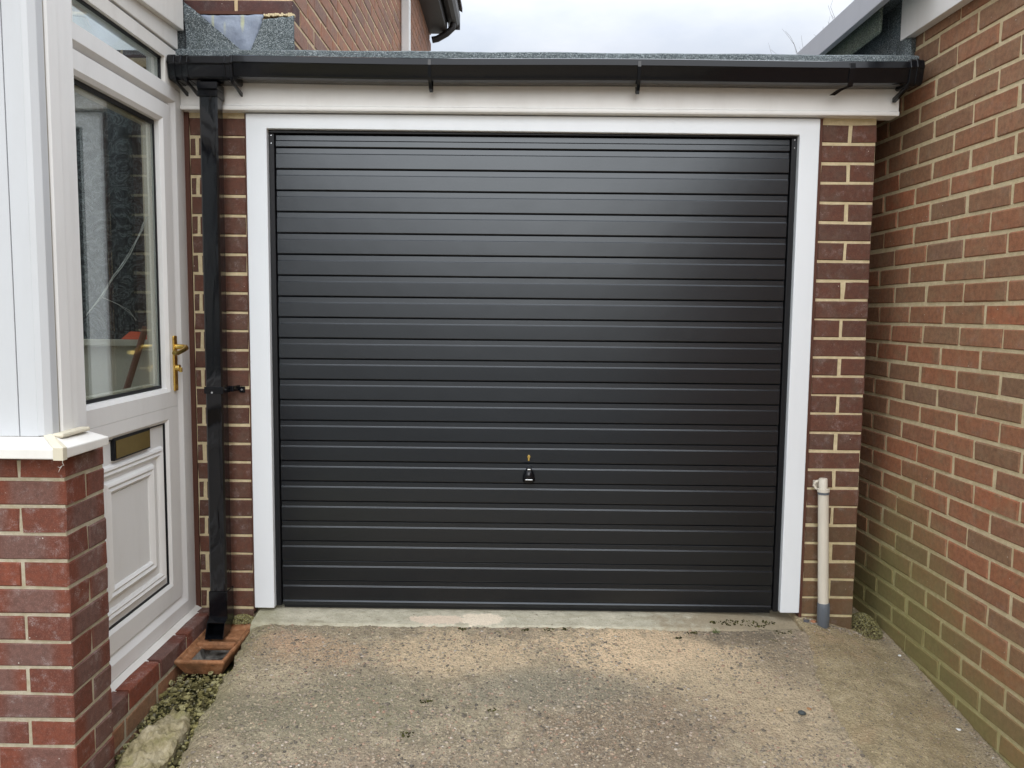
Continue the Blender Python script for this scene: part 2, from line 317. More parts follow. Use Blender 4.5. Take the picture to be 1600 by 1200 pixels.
s = NT('bark'); M['bark'] = s.fin(s.ramp(s.noise(s.geo, 9, 4), [(.3, (.10, .09, .085)), (.7, (.2, .18, .17))]), .9)
s = NT('bird_mess'); M['white_bit'] = s.fin((.8, .8, .78, 1), .6)

# ------------------------------------------------------------------ mesh helpers
def setrnd(me, vals):
    a = me.attributes.new('rnd', 'FLOAT', 'POINT'); a.data.foreach_set('value', np.asarray(vals, dtype=np.float32))

class MB:
    def __init__(s): s.v = []; s.f = []; s.mi = []; s.mats = []; s.r = []; s.cr = 0.
    def _m(s, mat):
        if mat not in s.mats: s.mats.append(mat)
        return s.mats.index(mat)
    def raw(s, vs, fs, mat, r=None):
        k = len(s.v); s.v += [tuple(p) for p in vs]; s.f += [tuple(i+k for i in f) for f in fs]
        s.mi += [s._m(mat)]*len(fs); s.r += [r if r is not None else 0.]*len(vs); return s
    def box(s, x0, x1, y0, y1, z0, z1, mat, r=None):
        vs = [(x, y, z) for x in (x0, x1) for y in (y0, y1) for z in (z0, z1)]
        return s.raw(vs, [(0, 1, 3, 2), (4, 6, 7, 5), (0, 4, 5, 1), (2, 3, 7, 6), (0, 2, 6, 4), (1, 5, 7, 3)], mat, r)
    def extr(s, prof, axis, a, b, mat, closed=True, caps=True):
        """profile of 2D points extruded along axis x|y|z from a to b"""
        def P(p, t): return {'x': (t, p[0], p[1]), 'y': (p[0], t, p[1]), 'z': (p[0], p[1], t)}[axis]
        n = len(prof); vs = [P(p, a) for p in prof]+[P(p, b) for p in prof]
        fs = [(i, (i+1) % n, n+(i+1) % n, n+i) for i in range(n if closed else n-1)]
        if closed and caps: fs += [tuple(range(n))[::-1], tuple(range(n, 2*n))]
        return s.raw(vs, fs, mat)
    def tube(s, pts, rad, mat, seg=10, caps=True):
        pts = [Vector(p) for p in pts]; n = len(pts)
        rads = rad if isinstance(rad, (list, tuple)) else [rad]*n
        k = len(s.v); ref = None
        for i, p in enumerate(pts):
            d = (pts[min(i+1, n-1)]-pts[max(i-1, 0)]).normalized()
            if ref is None: ref = d.orthogonal().normalized()
            ref = (ref - d*ref.dot(d)).normalized(); b = d.cross(ref)
            for j in range(seg):
                a = 2*math.pi*j/seg; q = p+rads[i]*(math.cos(a)*ref+math.sin(a)*b); s.v.append(tuple(q)); s.r.append(0.)
        fs = []
        for i in range(n-1):
            for j in range(seg): fs.append((k+i*seg+j, k+i*seg+(j+1) % seg, k+(i+1)*seg+(j+1) % seg, k+(i+1)*seg+j))
        if caps: fs += [tuple(k+j for j in range(seg))[::-1], tuple(k+(n-1)*seg+j for j in range(seg))]
        s.f += fs; s.mi += [s._m(mat)]*len(fs); return s
    def build(s, name, parent=None, bevel=0., smooth=False, seg=2, origin=None):
        me = bpy.data.meshes.new(name)
        O = Vector(origin) if origin else Vector((0, 0, 0))
        me.from_pydata([tuple(Vector(p)-O) for p in s.v], [], s.f); me.update()
        for mt in s.mats: me.materials.append(M[mt] if isinstance(mt, str) else mt)
        me.polygons.foreach_set('material_index', s.mi)
        bm = bmesh.new(); bm.from_mesh(me); bmesh.ops.recalc_face_normals(bm, faces=bm.faces); bm.to_mesh(me); bm.free()
        if any(s.r): setrnd(me, s.r)
        if smooth: me.polygons.foreach_set('use_smooth', [True]*len(me.polygons))
        o = bpy.data.objects.new(name, me); col.objects.link(o); o.location = O
        if parent: setparent(o, parent)
        if bevel:
            b = o.modifiers.new('bevel', 'BEVEL'); b.width = bevel; b.segments = seg; b.limit_method = 'ANGLE'; b.angle_limit = R(35); b.harden_normals = False
        if smooth:
            try: me.set_sharp_from_angle(angle=R(38))
            except Exception: pass
        return o

def worldloc(o):
    return Vector(o.get('wl', (0, 0, 0))) if 'wl' in o else Vector((0, 0, 0))
def setparent(o, p):
    o.parent = p; o.matrix_parent_inverse = Matrix.Translation(-WL.get(p.name, Vector((0, 0, 0))))
WL = {}
def thing(name, label, cat, loc, group=None):
    o = bpy.data.objects.new(name, None); col.objects.link(o); o.location = loc; o.empty_display_size = .1
    WL[o.name] = Vector(loc); o['label'] = label; o['category'] = cat
    if group: o['group'] = group
    return o
def tag(o, label, cat=None, group=None, kind=None):
    o['label'] = label
    if cat: o['category'] = cat
    if group: o['group'] = group
    if kind: o['kind'] = kind
    return o
def part_origin(o): WL[o.name] = Vector(o.location); return o

# brick variants ---------------------------------------------------
def brick_mesh(L, D, H, mat, seed, ch=.0038):
    rr = random.Random(seed); vs = []; me = bpy.data.meshes.new('brick')
    bm = bmesh.new()
    bmesh.ops.create_cube(bm, size=1)
    for v in bm.verts: v.co = Vector((v.co.x*L, v.co.y*D, v.co.z*H))
    edges = [e for e in bm.edges if all(v.co.y < 0 for v in e.verts)]
    bmesh.ops.bevel(bm, geom=edges, offset=ch, segments=1, affect='EDGES')
    for v in bm.verts:
        v.co += Vector((rr.uniform(-1, 1)*.0020, rr.uniform(-1, 1)*.0011, rr.uniform(-1, 1)*.0015))
    bm.to_mesh(me); bm.free(); me.materials.append(M[mat]); return me
BM = {}
def brick(parent, mat, c, L, H=.065, D=.1, rz=0., nvar=5):
    Lr = round(L, 3); H = round(H, 3); v = random.randrange(nvar); key = (mat, Lr, H, v, D)
    if key not in BM: BM[key] = brick_mesh(Lr, D, H, mat, hash(key) & 0xffff)
    o = bpy.data.objects.new('brick', BM[key]); col.objects.link(o)
    o.rotation_euler = (rr_(.006), rr_(.004), rz+rr_(.004))
    o.location = (c[0]+rr_(.0013), c[1]+rr_(.0013), c[2]+rr_(.0010)); setparent(o, parent); return o
def rr_(a): return random.uniform(-a, a)

# ------------------------------------------------------------------ ground
def hgt(x, y):
    s_ = np.clip((x-1.15)/.35, 0, 1); s_ = s_*s_*(3-2*s_)
    return -.015+.13*np.minimum(y, 0)-.07*s_
_P = rng.integers(0, 1 << 30, 4096)
def vnoise(x, y, f, seed=0):
    X = x*f+seed*17.3; Y = y*f+seed*5.1; xi = np.floor(X).astype(np.int64); yi = np.floor(Y).astype(np.int64); fx = X-xi; fy = Y-yi
    fx = fx*fx*(3-2*fx); fy = fy*fy*(3-2*fy)
    g = lambda a, b: ((_P[(a*73+b*151+seed*37) & 4095]) % 10007)/10007.
    return (g(xi, yi)*(1-fx)+g(xi+1, yi)*fx)*(1-fy)+(g(xi, yi+1)*(1-fx)+g(xi+1, yi+1)*fx)*fy
def slab_left(y): return np.interp(y, [-1.6, -.923, -.779, -.489, -.1, .02], [-.97, -.998, -1.0, -1.016, -1.032, -1.05])
def slab_right(y): return np.interp(y, [-1.6, -.883, -.64, -.343, .041], [1.04, 1.076, 1.067, 1.102, 1.164])
def wallx(y): return 1.514-.0361*y

def grid_obj(name, xs_of, ys, nx, hfun, mat, kind='structure', skirt=.12):
    V = []; ny = len(ys)
    for y in ys:
        x0, x1 = xs_of(y); xx = np.linspace(x0, x1, nx); yy = np.full(nx, y)
        V.append(np.stack([xx, yy, hfun(xx, yy)], 1))
    V = np.concatenate(V)
    i = np.arange(ny-1)[:, None]*nx+np.arange(nx-1)[None, :]
    F = np.stack([i, i+1, i+nx+1, i+nx], -1).reshape(-1, 4)
    # skirt
    loop = list(range(nx))+[r_*nx+nx-1 for r_ in range(1, ny)]+[(ny-1)*nx+c_ for c_ in range(nx-2, -1, -1)]+[r_*nx for r_ in range(ny-2, 0, -1)]
    b = V[loop].copy(); b[:, 2] -= skirt; nb = len(V); V = np.concatenate([V, b]); n = len(loop)
    F2 = [(loop[k], nb+k, nb+(k+1) % n, loop[(k+1) % n]) for k in range(n)]
    me = bpy.data.meshes.new(name); me.from_pydata(V.tolist(), [], F.tolist()+F2); me.update(); me.materials.append(M[mat])
    me.polygons.foreach_set('use_smooth', [True]*len(F)+[False]*n)
    o = bpy.data.objects.new(name, me); col.objects.link(o); o['kind'] = kind; return o

def rough_h(x, y, amp=1.):
    h = hgt(x, y)+amp*(.012*(vnoise(x, y, 4, 1)-.5)+.006*(vnoise(x, y, 17, 2)-.5)+.005*(vnoise(x, y, 55, 3)-.5)+.004*(vnoise(x, y, 120, 4)-.5))
    return h
def drive_h(x, y):
    h = rough_h(x, y)
    e = np.minimum(x-slab_left(y), .06)/.06; e = np.clip(e+.5*(vnoise(x, y, 30, 9)-.5), 0, 1); h = h-.022*(1-e)**2
    return np.where(y > -.30, h-.004*np.clip((y+.105)/.01, 0, 1), h)
def edge_wob(y, s): return .018*(vnoise(np.array([0.]), np.array([y]), 9, s)[0]-.5)+.012*(vnoise(np.array([0.]), np.array([y]), 35, s+1)[0]-.5)
ys = np.linspace(-1.7, -.085, 330)
d1 = grid_obj('driveway', lambda y: (slab_left(y)+edge_wob(y, 11)*1.6, slab_right(y)+edge_wob(y, 21)*2), ys, 430, drive_h, 'concrete')
def thr_h(x, y):
    f = np.clip((y+.115)/.02, 0, 1)
    return hgt(x, y)+.0045*f+.0025*(vnoise(x, y, 7, 31)-.5)+.0012*(vnoise(x, y, 90, 32)-.5)-.014*(1-f)-.018*np.clip((x-.78)/.35, 0, 1)
grid_obj('door_threshold', lambda y: (-1.04, 1.145), np.linspace(-.112, .12, 45), 500, thr_h, 'threshold')
grid_obj('screed_strip', lambda y: (slab_right(y)+edge_wob(y, 21)*2-.004 if y < -.06 else 1.14, wallx(y)+.0), np.linspace(-1.7, .6, 330), 130,
         lambda x, y: rough_h(x, y, .7)+.003+.010*np.clip(1-(wallx(y)-x)/.03, 0, 1)+.02*np.clip(1-(x-slab_right(y))/.02, -.3, 0)*0, 'strip')
# soil channel beside the slab and everything farther off
grid_obj('soil', lambda y: (-1.32, slab_left(y)+.03), np.linspace(-1.7, .12, 160), 50,
         lambda x, y: hgt(x, y)-.075-.04*np.clip((y+.42)/.04, 0, 1)*np.clip((-y-.02)/.03, 0, 1)+.03*(vnoise(x, y, 9, 41)-.5)+.012*(vnoise(x, y, 50, 42)-.5), 'soil')
b = MB(); b.raw([(-12, -4.6, -.50), (12, -4.6, -.50), (12, -11, -.52), (-12, -11, -.52)], [(0, 1, 2, 3)], 'tarmac'); o = b.build('unseen_dark_road'); o['kind'] = 'structure'  # unseen dark road, added to darken what the garage door reflects
b = MB(); b.raw([(-3.2, -1.7, -.245), (1.62, -1.7, -.245), (1.62, -4.7, -.47), (-3.2, -4.7, -.47)], [(0, 1, 2, 3)], 'concrete')
o = b.build('driveway'); o['kind'] = 'structure'
b = MB(); b.raw([(-150, -150, -.56), (150, -150, -.56), (150, 150, -.56), (-150, 150, -.56)], [(0, 1, 2, 3)], 'far')
o = b.build('ground'); o['kind'] = 'structure'

def ico():
    bm = bmesh.new(); bmesh.ops.create_icosphere(bm, subdivisions=1, radius=1); v = np.array([tuple(p.co) for p in bm.verts]); f = [tuple(q.index for q in fc.verts) for fc in bm.faces]; bm.free(); return v, f
IV, IF = ico(); IFa = np.array(IF)
def scatter(name, pts, rads, flat, mat, label, jit=.25, smooth=True):
    n = len(pts); V = []; Fs = []; rv = []
    for i in range(n):
        sx, sy_ = rng.uniform(.7, 1.35, 2); v = IV*(1+rng.uniform(-jit, jit, (12, 1)))*np.array([sx, sy_, flat])*rads[i]
        a = rng.uniform(0, 6.28); c_, s_ = math.cos(a), math.sin(a); v = v@np.array([[c_, s_, 0], [-s_, c_, 0], [0, 0, 1]])
        V.append(v+pts[i]); Fs.append(IFa+12*i); rv += [rng.random()]*12
    V = np.concatenate(V); Fs = np.concatenate(Fs)
    me = bpy.data.meshes.new(name); me.from_pydata(V.tolist(), [], Fs.tolist()); me.materials.append(M[mat]); setrnd(me, rv)
    if smooth: me.polygons.foreach_set('use_smooth', [True]*len(Fs))
    o = bpy.data.objects.new(name, me); col.objects.link(o); o['kind'] = 'stuff'; o['label'] = label; return o
# embedded aggregate of the driveway
P_, Rr = [], []
while len(P_) < 15000:
    x = rng.uniform(-1.03, 1.12); y = -.10-rng.random()*1.2
    dens = vnoise(np.array([x]), np.array([y]), 3.2, 51)[0]*.7+vnoise(np.array([x]), np.array([y]), 9, 52)[0]*.3
    if y < -.6: dens += .12
    if rng.random() > (dens-.28)*1.9: continue
    if not (slab_left(y)+.01 < x < slab_right(y)): continue
    r = .0020+.0052*rng.random()**2.4; z = drive_h(np.array([x]), np.array([y]))[0]
    P_.append((x, y, z+r*.02)); Rr.append(r)
scatter('exposed_aggregate', np.array(P_), Rr, .5, 'pebble', 'small embedded stones showing through the worn driveway surface')
P_, Rr = [], []
for i in range(1500):
    y = -rng.random()*1.15+.05; x = rng.uniform(1.12, 1.5)
    if x > wallx(y)-.01 or x < slab_right(y): continue
    r = .0015+.0022*rng.random()**2; P_.append((x, y, rough_h(np.array([x]), np.array([y]), .7)[0]+.004)); Rr.append(r)
scatter('grit', np.array(P_), Rr, .5, 'pebble', 'fine grit on the yellowish screed strip beside the right wall')
# rubble and moss in the channel
P_, Rr = [], []
for i in range(5200):
    y = rng.uniform(-1.35, .02); xl = slab_left(y); x = rng.uniform(-1.22, xl+.02)
    if y > -.38: continue
    r = .0025+.0085*rng.random()**3; z = float(hgt(x, y))-.058+rng.uniform(-.012, .022)+.018*(x+1.2)/.2
    P_.append((x, y, z)); Rr.append(r)
scatter('mossy_gravel', np.array(P_), Rr, .75, 'moss', 'yellow green mossy gravel in the gap between porch bricks and driveway slab', .35, False)
def clump(cx, cyy, rx, ry, n, r0, r1, mat, name, label, z=None, lift=.5, hump=0.):
    P_, Rr = [], []
    for i in range(n):
        a = rng.uniform(0, 6.28); q = math.sqrt(rng.random()); x = cx+rx*q*math.cos(a); y = cyy+ry*q*math.sin(a); r = rng.uniform(r0, r1)
        zz = (rough_h(np.array([x]), np.array([y]))[0] if z is None else z)+hump*(1-q*q)
        P_.append((x, y, zz+r*lift)); Rr.append(r)
    return scatter(name, np.array(P_), Rr, .7, mat, label, .4, False)
clump(1.44, .05, .075, .10, 3200, .0012, .0034, 'moss', 'moss_mound', 'yellow green moss mound in the corner by the brick pilaster', z=-.085, hump=.07)
clump(-1.10, -.02, .06, .035, 1200, .0014, .004, 'moss', 'moss_patch', 'pale yellow moss behind the terracotta gully', z=-.05, hump=.025)
spots = [(.93, -.04, .035), (1.025, -.03, .022), (1.06, -.11, .022), (.80, -.05, .012), (.86, -.045, .03), (.98, -.06, .018), (-.335, -.75, .016), (-.293, -.583, .014), (-.066, -.63, .012), (.14, -.118, .014), (.20, -.118, .012), (.045, -.12, .01), (-.2, -.118, .012), (.7, -.12, .014), (.64, -.16, .01)]
P_, Rr = [], []
for sx, sy_, sr in spots:
    for i in range(int(22000*sr*sr)+16):
        a = rng.uniform(0, 6.28); q = math.sqrt(rng.random())*sr; x = sx+q*1.5*math.cos(a); y = sy_+q*.8*math.sin(a); r = rng.uniform(.0018, .004)
        z0 = thr_h(np.array([x]), np.array([y]))[0] if y > -.105 else rough_h(np.array([x]), np.array([y]))[0]
        P_.append((x, y, z0+.001)); Rr.append(r)
scatter('dark_moss_spots', np.array(P_), Rr, .8, 'moss_dark', 'dark moss tufts dotted over the threshold and driveway', .4, False)
# joint debris along the threshold and wall foot
P_, Rr = [], []
for i in range(520):
    x = rng.uniform(-1.0, 1.1); y = -.112+rng.normal()*.004; r = rng.uniform(.001, .0032); P_.append((x, y, hgt(x, y)-.004)); Rr.append(r)
for i in range(420):
    y = rng.uniform(-1.1, .3); x = wallx(y)-.004-abs(rng.normal())*.012; r = rng.uniform(.0015, .005); P_.append((x, y, rough_h(np.array([x]), np.array([y]), .7)[0]+.008)); Rr.append(r)
for i in range(160):
    x = rng.uniform(1.17, 1.40); y = -.012-abs(rng.normal())*.02; r = rng.uniform(.002, .007); P_.append((x, y, rough_h(np.array([x]), np.array([y]), .7)[0]+.003)); Rr.append(r)
scatter('loose_debris', np.array(P_), Rr, .6, 'pebble', 'crumbs of dirt and grit lying in the joints at the foot of the walls', .4, False)
# single loose stones
def stone(x, y, r, mat, label, flat=.5, name='loose_stone', cat='stone'):
    bm = bmesh.new(); bmesh.ops.create_icosphere(bm, subdivisions=2, radius=r)
    sd_ = Vector((x*9, y*9, r*90))
    for v in bm.verts:
        v.co = v.co*(1+.35*noise.noise(v.co/r*.9+sd_)); v.co.z *= flat
    me = bpy.data.meshes.new(name); bm.to_mesh(me); bm.free(); me.materials.append(mat if not isinstance(mat, str) else M[mat])
    me.polygons.foreach_set('use_smooth', [True]*len(me.polygons))
    o = bpy.data.objects.new(name, me); col.objects.link(o); o.location = (x, y, float(rough_h(np.array([x]), np.array([y]))[0])+r*flat*.45); tag(o, label, cat); return o
def plain(name, c, ro=.8):
    s = NT(name); return s.fin(s.mix(s.noise(s.geo, 220, 3), c, tuple(x*.6 for x in c[:3])+(1,)), ro)
stone(.954, -.622, .013, plain('slate_stone', (.07, .085, .085, 1)), 'dark slate coloured stone on the right of the driveway')
stone(.886, -.603, .012, plain('tan_stone', (.55, .42, .25, 1)), 'tan stone just left of the dark slate coloured stone')
stone(.985, -.60, .008, plain('orange_stone', (.42, .22, .10, 1)), 'small orange chip right of the dark slate coloured stone')
stone(1.487, -.593, .010, 'white_bit', 'small white flake lying near the foot of the right brick wall', .25, 'white_flake', 'flake')
stone(.24, -.93, .014, plain('cream_stone', (.60, .50, .33, 1)), 'cream stone at the bottom centre of the driveway')
stone(1.205, -.03, .013, plain('orange_brick_chip', (.40, .17, .08, 1)), 'orange brick chip left of the grey pipe boot', .6)
stone(1.175, -.035, .012, plain('grey_chip', (.10, .10, .11, 1)), 'grey chip left of the orange brick chip by the pipe boot', .5)
stone(1.30, -.02, .010, plain('pale_chip', (.45, .33, .22, 1)), 'pale leaf-like chip right of the grey pipe boot', .4)
stone(1.50, -.155, .009, 'white_bit', 'tiny white and dark fragments at the right wall foot nearer the garage', .5, 'fragment', 'fragment')

# grass sprig by the threshold
b = MB()
for i in range(16):
    a = rng.uniform(0, 6.28); L = rng.uniform(.008, .02); x0, y0 = .795+rr_(.012), -.122+rr_(.004); z0 = -.032
    b.tube([(x0, y0, z0), (x0+math.cos(a)*L*.5, y0+math.sin(a)*L*.5, z0+L*.7), (x0+math.cos(a)*L, y0+math.sin(a)*L, z0+L*.8)], [.0008, .0007, .0002], plain('weed_green', (.09, .16, .03, 1)) if i == 0 else bpy.data.materials['weed_green'], 4)
tag(b.build('weed'), 'tiny green weed sprouting from the driveway joint before the right door edge', 'weed')

# broken concrete lump lower left
def slab_rock():
    outl = [(-1.175, -.93), (-1.19, -.86), (-1.165, -.76), (-1.15, -.68), (-1.13, -.62), (-1.07, -.64), (-1.035, -.70), (-1.04, -.78), (-1.035, -.86), (-1.05, -.93), (-1.09, -.97), (-1.14, -.97)]
    cx, cy_ = -1.11, -.80; V = []; F = []; nr = 30; ns = 150
    for lay in range(2):
        pass
    pts = []
    for j in range(ns):
        t_ = j/ns*len(outl); i0 = int(t_) % len(outl); f = t_-int(t_); p, q = outl[i0], outl[(i0+1) % len(outl)]
        x = p[0]*(1-f)+q[0]*f; y = p[1]*(1-f)+q[1]*f
        k = 1+.06*noise.noise(Vector((x*25, y*25, 3))); pts.append((cx+(x-cx)*k, cy_+(y-cy_)*k))
    def top(x, y): return float(hgt(x, y))-.003+.03*noise.noise(Vector((x*7, y*7, 1)))+.013*noise.noise(Vector((x*28, y*28, 5)))+.009*noise.noise(Vector((x*70, y*70, 5)))
    V.append((cx, cy_, top(cx, cy_)))
    for i in range(1, nr+1):
        for j in range(ns):
            f = i/nr; x = cx+(pts[j][0]-cx)*f; y = cy_+(pts[j][1]-cy_)*f; V.append((x, y, top(x, y)-.012*max(0, f-.85)/.15))
    for i in range(1, 4):
        for j in range(ns):
            x, y = pts[j]; k = 1-.03*i+.03*noise.noise(Vector((x*30, y*30, i*2.))); V.append((cx+(x-cx)*k, cy_+(y-cy_)*k, top(x, y)-.012-.025*i))
    for j in range(ns): F.append((0, 1+j, 1+(j+1) % ns))
    for i in range(nr+2):
        for j in range(ns): F.append((1+i*ns+j, 1+(i+1)*ns+j, 1+(i+1)*ns+(j+1) % ns, 1+i*ns+(j+1) % ns))
    b = MB(); b.raw(V, F, 'rock'); o = b.build('broken_slab', smooth=True); return o
tag(slab_rock(), 'loose lump of broken concrete lying between the driveway and the porch bricks', 'concrete lump')

# ------------------------------------------------------------------ the garage
G = thing('garage', 'attached flat-roofed garage with black up-and-over door in a white frame', 'garage', (0, 0, 0))
def course_z(k): return .075*k-.0375      # centre of course k, k=1 sits on z=0
# left pilaster
pL = MB().box(-1.285, -1.062, .0035, .25, -.16, 1.99, 'mortar').build('brick_pilaster', G); pL['label'] = 'narrow dark brick pilaster behind the black downpipe'
for k in range(-1, 27):
    z = course_z(k); H = .065
    if k % 2 == 0: segs = [(-1.274, -1.062)] if k % 4 else [(-1.274, -1.062)]
    else: segs = [(-1.274, -1.253), (-1.241, -1.062)]
    if k % 2 == 0: segs = [(-1.274, -1.062)]
    for a, b_ in segs:
        brick(pL, 'brick_pilaster', ((a+b_)/2, .05, z), b_-a, .0655)
# messy mortar smears at the far left of the pilaster
pR = MB().box(1.168, 1.374, .0035, .25, -.16, 1.99, 'mortar').build('brick_pilaster', G); pR['label'] = 'brick pilaster right of the door behind the cream pipe'
for k in range(0, 27):
    z = course_z(k)-.004
    if k % 2 == 1: segs = [(1.168, 1.376)]
    else: segs = [(1.168, 1.269), (1.281, 1.376)]
    for a, b_ in segs: brick(pR, 'brick_pilaster', ((a+b_)/2, .05, z), b_-a, .0655)
    brick(pR, 'brick_pilaster', (1.376-.0505, .108+.055, z), .108, .0635, D=.1, rz=R(90)) if k % 2 else None
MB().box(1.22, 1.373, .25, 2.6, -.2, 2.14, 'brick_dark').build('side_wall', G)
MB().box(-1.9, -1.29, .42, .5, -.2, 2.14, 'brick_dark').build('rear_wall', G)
# frame (white painted timber) with its brown edges
fr_ = MB()
fr_.extr([(-1.053, .004), (-.973, .004), (-.973, 1.906), (1.077, 1.900), (1.077, .010), (1.154, .010), (1.154, 1.962), (-1.053, 1.962)], 'y', -.012, .06, 'frame_white')
o = fr_.build('door_frame', G, bevel=.003); o['label'] = 'white painted timber frame round the black door'
MB().box(-1.060, -1.0535, -.004, .05, -.01, 1.962, 'brown').build('frame_edge_strip', G); MB().box(1.1545, 1.166, -.006, .05, -.01, 1.962, 'brown').build('frame_edge_strip', G)
MB().box(-1.305, -1.276, -.006, .05, -.14, 1.97, 'brown').build('brown_packing_strip', G, bevel=.003)
# fascia
fa = MB(); fa.extr([(-.042, 1.984), (-.042, 2.12), (-.018, 2.12), (.03, 2.12), (.03, 1.966), (-.046, 1.966), (-.048, 1.972), (-.048, 1.981)], 'x', -1.290, 1.437, 'fascia')
fa = fa.build('fascia_board', G, bevel=.0015)
# roof
rf = MB(); rf.box(-1.31, 1.50, -.035, 3.2, 2.125, 2.165, 'felt')
rf = rf.build('felt_roof', G)
b = MB(); n = 140; V = []; F = []
for i in range(n+1):
    x = -1.31+2.80*i/n; w1 = .0025*noise.noise(Vector((x*4, 0, 0)))+.0012*noise.noise(Vector((x*23, 3, 0)))
    for (y, z) in ((-.070, 2.112), (-.072, 2.150), (-.068, 2.178+w1), (-.052, 2.186+w1), (.12, 2.192+w1), (.12, 2.166)): V.append((x, y, z))
for i in range(n):
    for j in range(5): F.append((i*6+j, i*6+6+j, i*6+7+j, i*6+1+j))
b.raw(V, F, 'felt'); o = b.build('felt_drip', None, smooth=True); setparent(o, rf)

# --- garage door
D = MB().box(-.967, 1.073, .055, .062, .0, 1.905, 'black_matt').build('garage_door', G); D['label'] = 'black steel up-and-over door with horizontal ribs'
sub = MB()
for x0, x1 in ((-.9722, -.9515), (1.0555, 1.0762)):
    MB().box(x0, x1, .012, .055, .006, 1.892, 'black_matt').build('side_rail', D, bevel=.002)
MB().box(-.970, 1.075, .008, .05, 1.8935, 1.905, 'black_matt').build('head_rail', D, bevel=.002)
PIT = .0825; Z0 = 1.844
def slat_profile(h0=PIT, first=False):
    # local z from 0 (bottom) to h0 (top): flat, bead, sloping band, undercut groove
    return [(.0120, .0002), (.0012, .0004), (0., .0030), (.0002, h0-.0275), (.0008, h0-.0262), (.0034, h0-.0246), (.0040, h0-.0230), (.0044, h0-.0050), (.0075, h0-.0012), (.0150, h0-.0004)]
yS = .022
def slat_mesh(h0):
    b = MB(); pr = [(yS+p[0], p[1]) for p in slat_profile(h0)]; xa, xb = -.9475, 1.0515
    n = len(pr); NX = 24; V = []; F = []
    for i in range(NX+1):
        x = xa+(xb-xa)*i/NX
        for p in pr: V.append((x, p[0], p[1]))
    for i in range(NX):
        for j in range(n-1): F.append((i*n+j, i*n+n+j, i*n+n+j+1, i*n+j+1))
    b.raw(V, F, 'door'); me_o = b.build('slat'); return me_o
slat0 = slat_mesh(PIT)
for p in slat0.data.polygons: p.use_smooth = False
def put_slat(me, z):
    o = bpy.data.objects.new('slat', me); col.objects.link(o); o.location = (0, rr_(.0006), z); o.rotation_euler = (rr_(.006), 0, rr_(.0004)); setparent(o, D)
m_slat = slat0.data; bpy.data.objects.remove(slat0)
for k in range(22): put_slat(m_slat, Z0-PIT*(k+1)+.0)
t0 = slat_mesh(.0495); m2 = t0.data; bpy.data.objects.remove(t0); put_slat(m2, Z0)
b = MB(); b.extr([(yS-.001, -.001+.008), (yS-.001, .022), (yS+.004, .0285), (yS+.03, .0285), (yS+.03, .007)], 'x', -.948, 1.052, 'door'); b.build('bottom_rail', D, bevel=.001)
MB().box(-.944, 1.049, .030, .05, -.006, .0085, 'black_matt').build('bottom_seal', D)
# screws at the rail heads
b = MB()
for x in (-.962, 1.066):
    for z in (1.885, 1.855): b.tube([(x, .0125, z), (x, .0095, z)], .0022, 'steel', 8)
b.build('rail_screws', D)
# handle and key cylinder, back face of the slats at yS
h = MB(); hx = .054
h.tube([(hx, yS+.002, .566), (hx, yS-.012, .566)], [.019, .017], 'black_plastic', 20)
h.build('handle_rose', D, smooth=True)
h = MB(); V = []; F = []
prof = [(.590, .010, .010), (.584, .011, .024), (.574, .016, .034), (.560, .022, .036), (.546, .025, .034), (.536, .024, .030), (.529, .017, .026)]
for z, wx, dy in prof:
    for a in range(16):
        t_ = 2*math.pi*a/16; V.append((hx+wx*math.copysign(abs(math.cos(t_))**.8, math.cos(t_)), yS-.004-dy*.5-dy*.5*math.sin(t_), z))
for i in range(len(prof)-1):
    for a in range(16): F.append((i*16+a, i*16+(a+1) % 16, (i+1)*16+(a+1) % 16, (i+1)*16+a))
F += [tuple(range(16))[::-1], tuple(range((len(prof)-1)*16, len(prof)*16))]
h.raw(V, F, 'black_plastic'); o = h.build('handle', D, smooth=True); o['label'] = 'small black teardrop pull with chrome glints'
h = MB(); h.box(hx-.0065, hx+.0065, yS-.036, yS-.030, .583, .5885, 'steel'); h.box(hx-.015, hx+.015, yS-.0415, yS-.037, .5435, .5475, 'steel'); h.build('handle_insert', D, bevel=.001)
h = MB(); h.tube([(hx-.001, yS+.002, .634), (hx-.001, yS-.012, .634)], .0062, 'brass', 14); h.box(hx-.0042, hx+.0022, yS-.011, yS+.002, .6175, .632, 'brass'); h.box(hx-.0016, hx-.0006, yS-.0125, yS-.0118, .6305, .6375, 'black_matt')
o = h.build('lock_cylinder', D, bevel=.0006); o['label'] = 'brass euro-profile keyhole above the handle'

# --- gutter (square profile) and downpipe
GP = [(-.050, 2.126), (-.137, 2.132), (-.150, 2.126), (-.154, 2.112), (-.150, 2.104), (-.150, 2.062), (-.143, 2.050), (-.120, 2.040), (-.055, 2.040), (-.046, 2.050), (-.046, 2.126)]
outer = [(-.1535+.0, 2.112), (-.149, 2.105), (-.149, 2.064), (-.142, 2.052), (-.120, 2.042), (-.056, 2.042), (-.047, 2.052), (-.047, 2.134)]
gp = [(-.140, 2.1365), (-.1485, 2.1325), (-.1555, 2.109), (-.1505, 2.103), (-.1415, 2.066), (-.138, 2.060), (-.130, 2.058), (-.056, 2.060), (-.045, 2.066), (-.045, 2.136), (-.0475, 2.136), (-.0475, 2.067), (-.058, 2.0625), (-.129, 2.0605), (-.136, 2.062), (-.139, 2.067), (-.148, 2.103), (-.1525, 2.109), (-.146, 2.1305), (-.140, 2.1335)]
GU = MB()
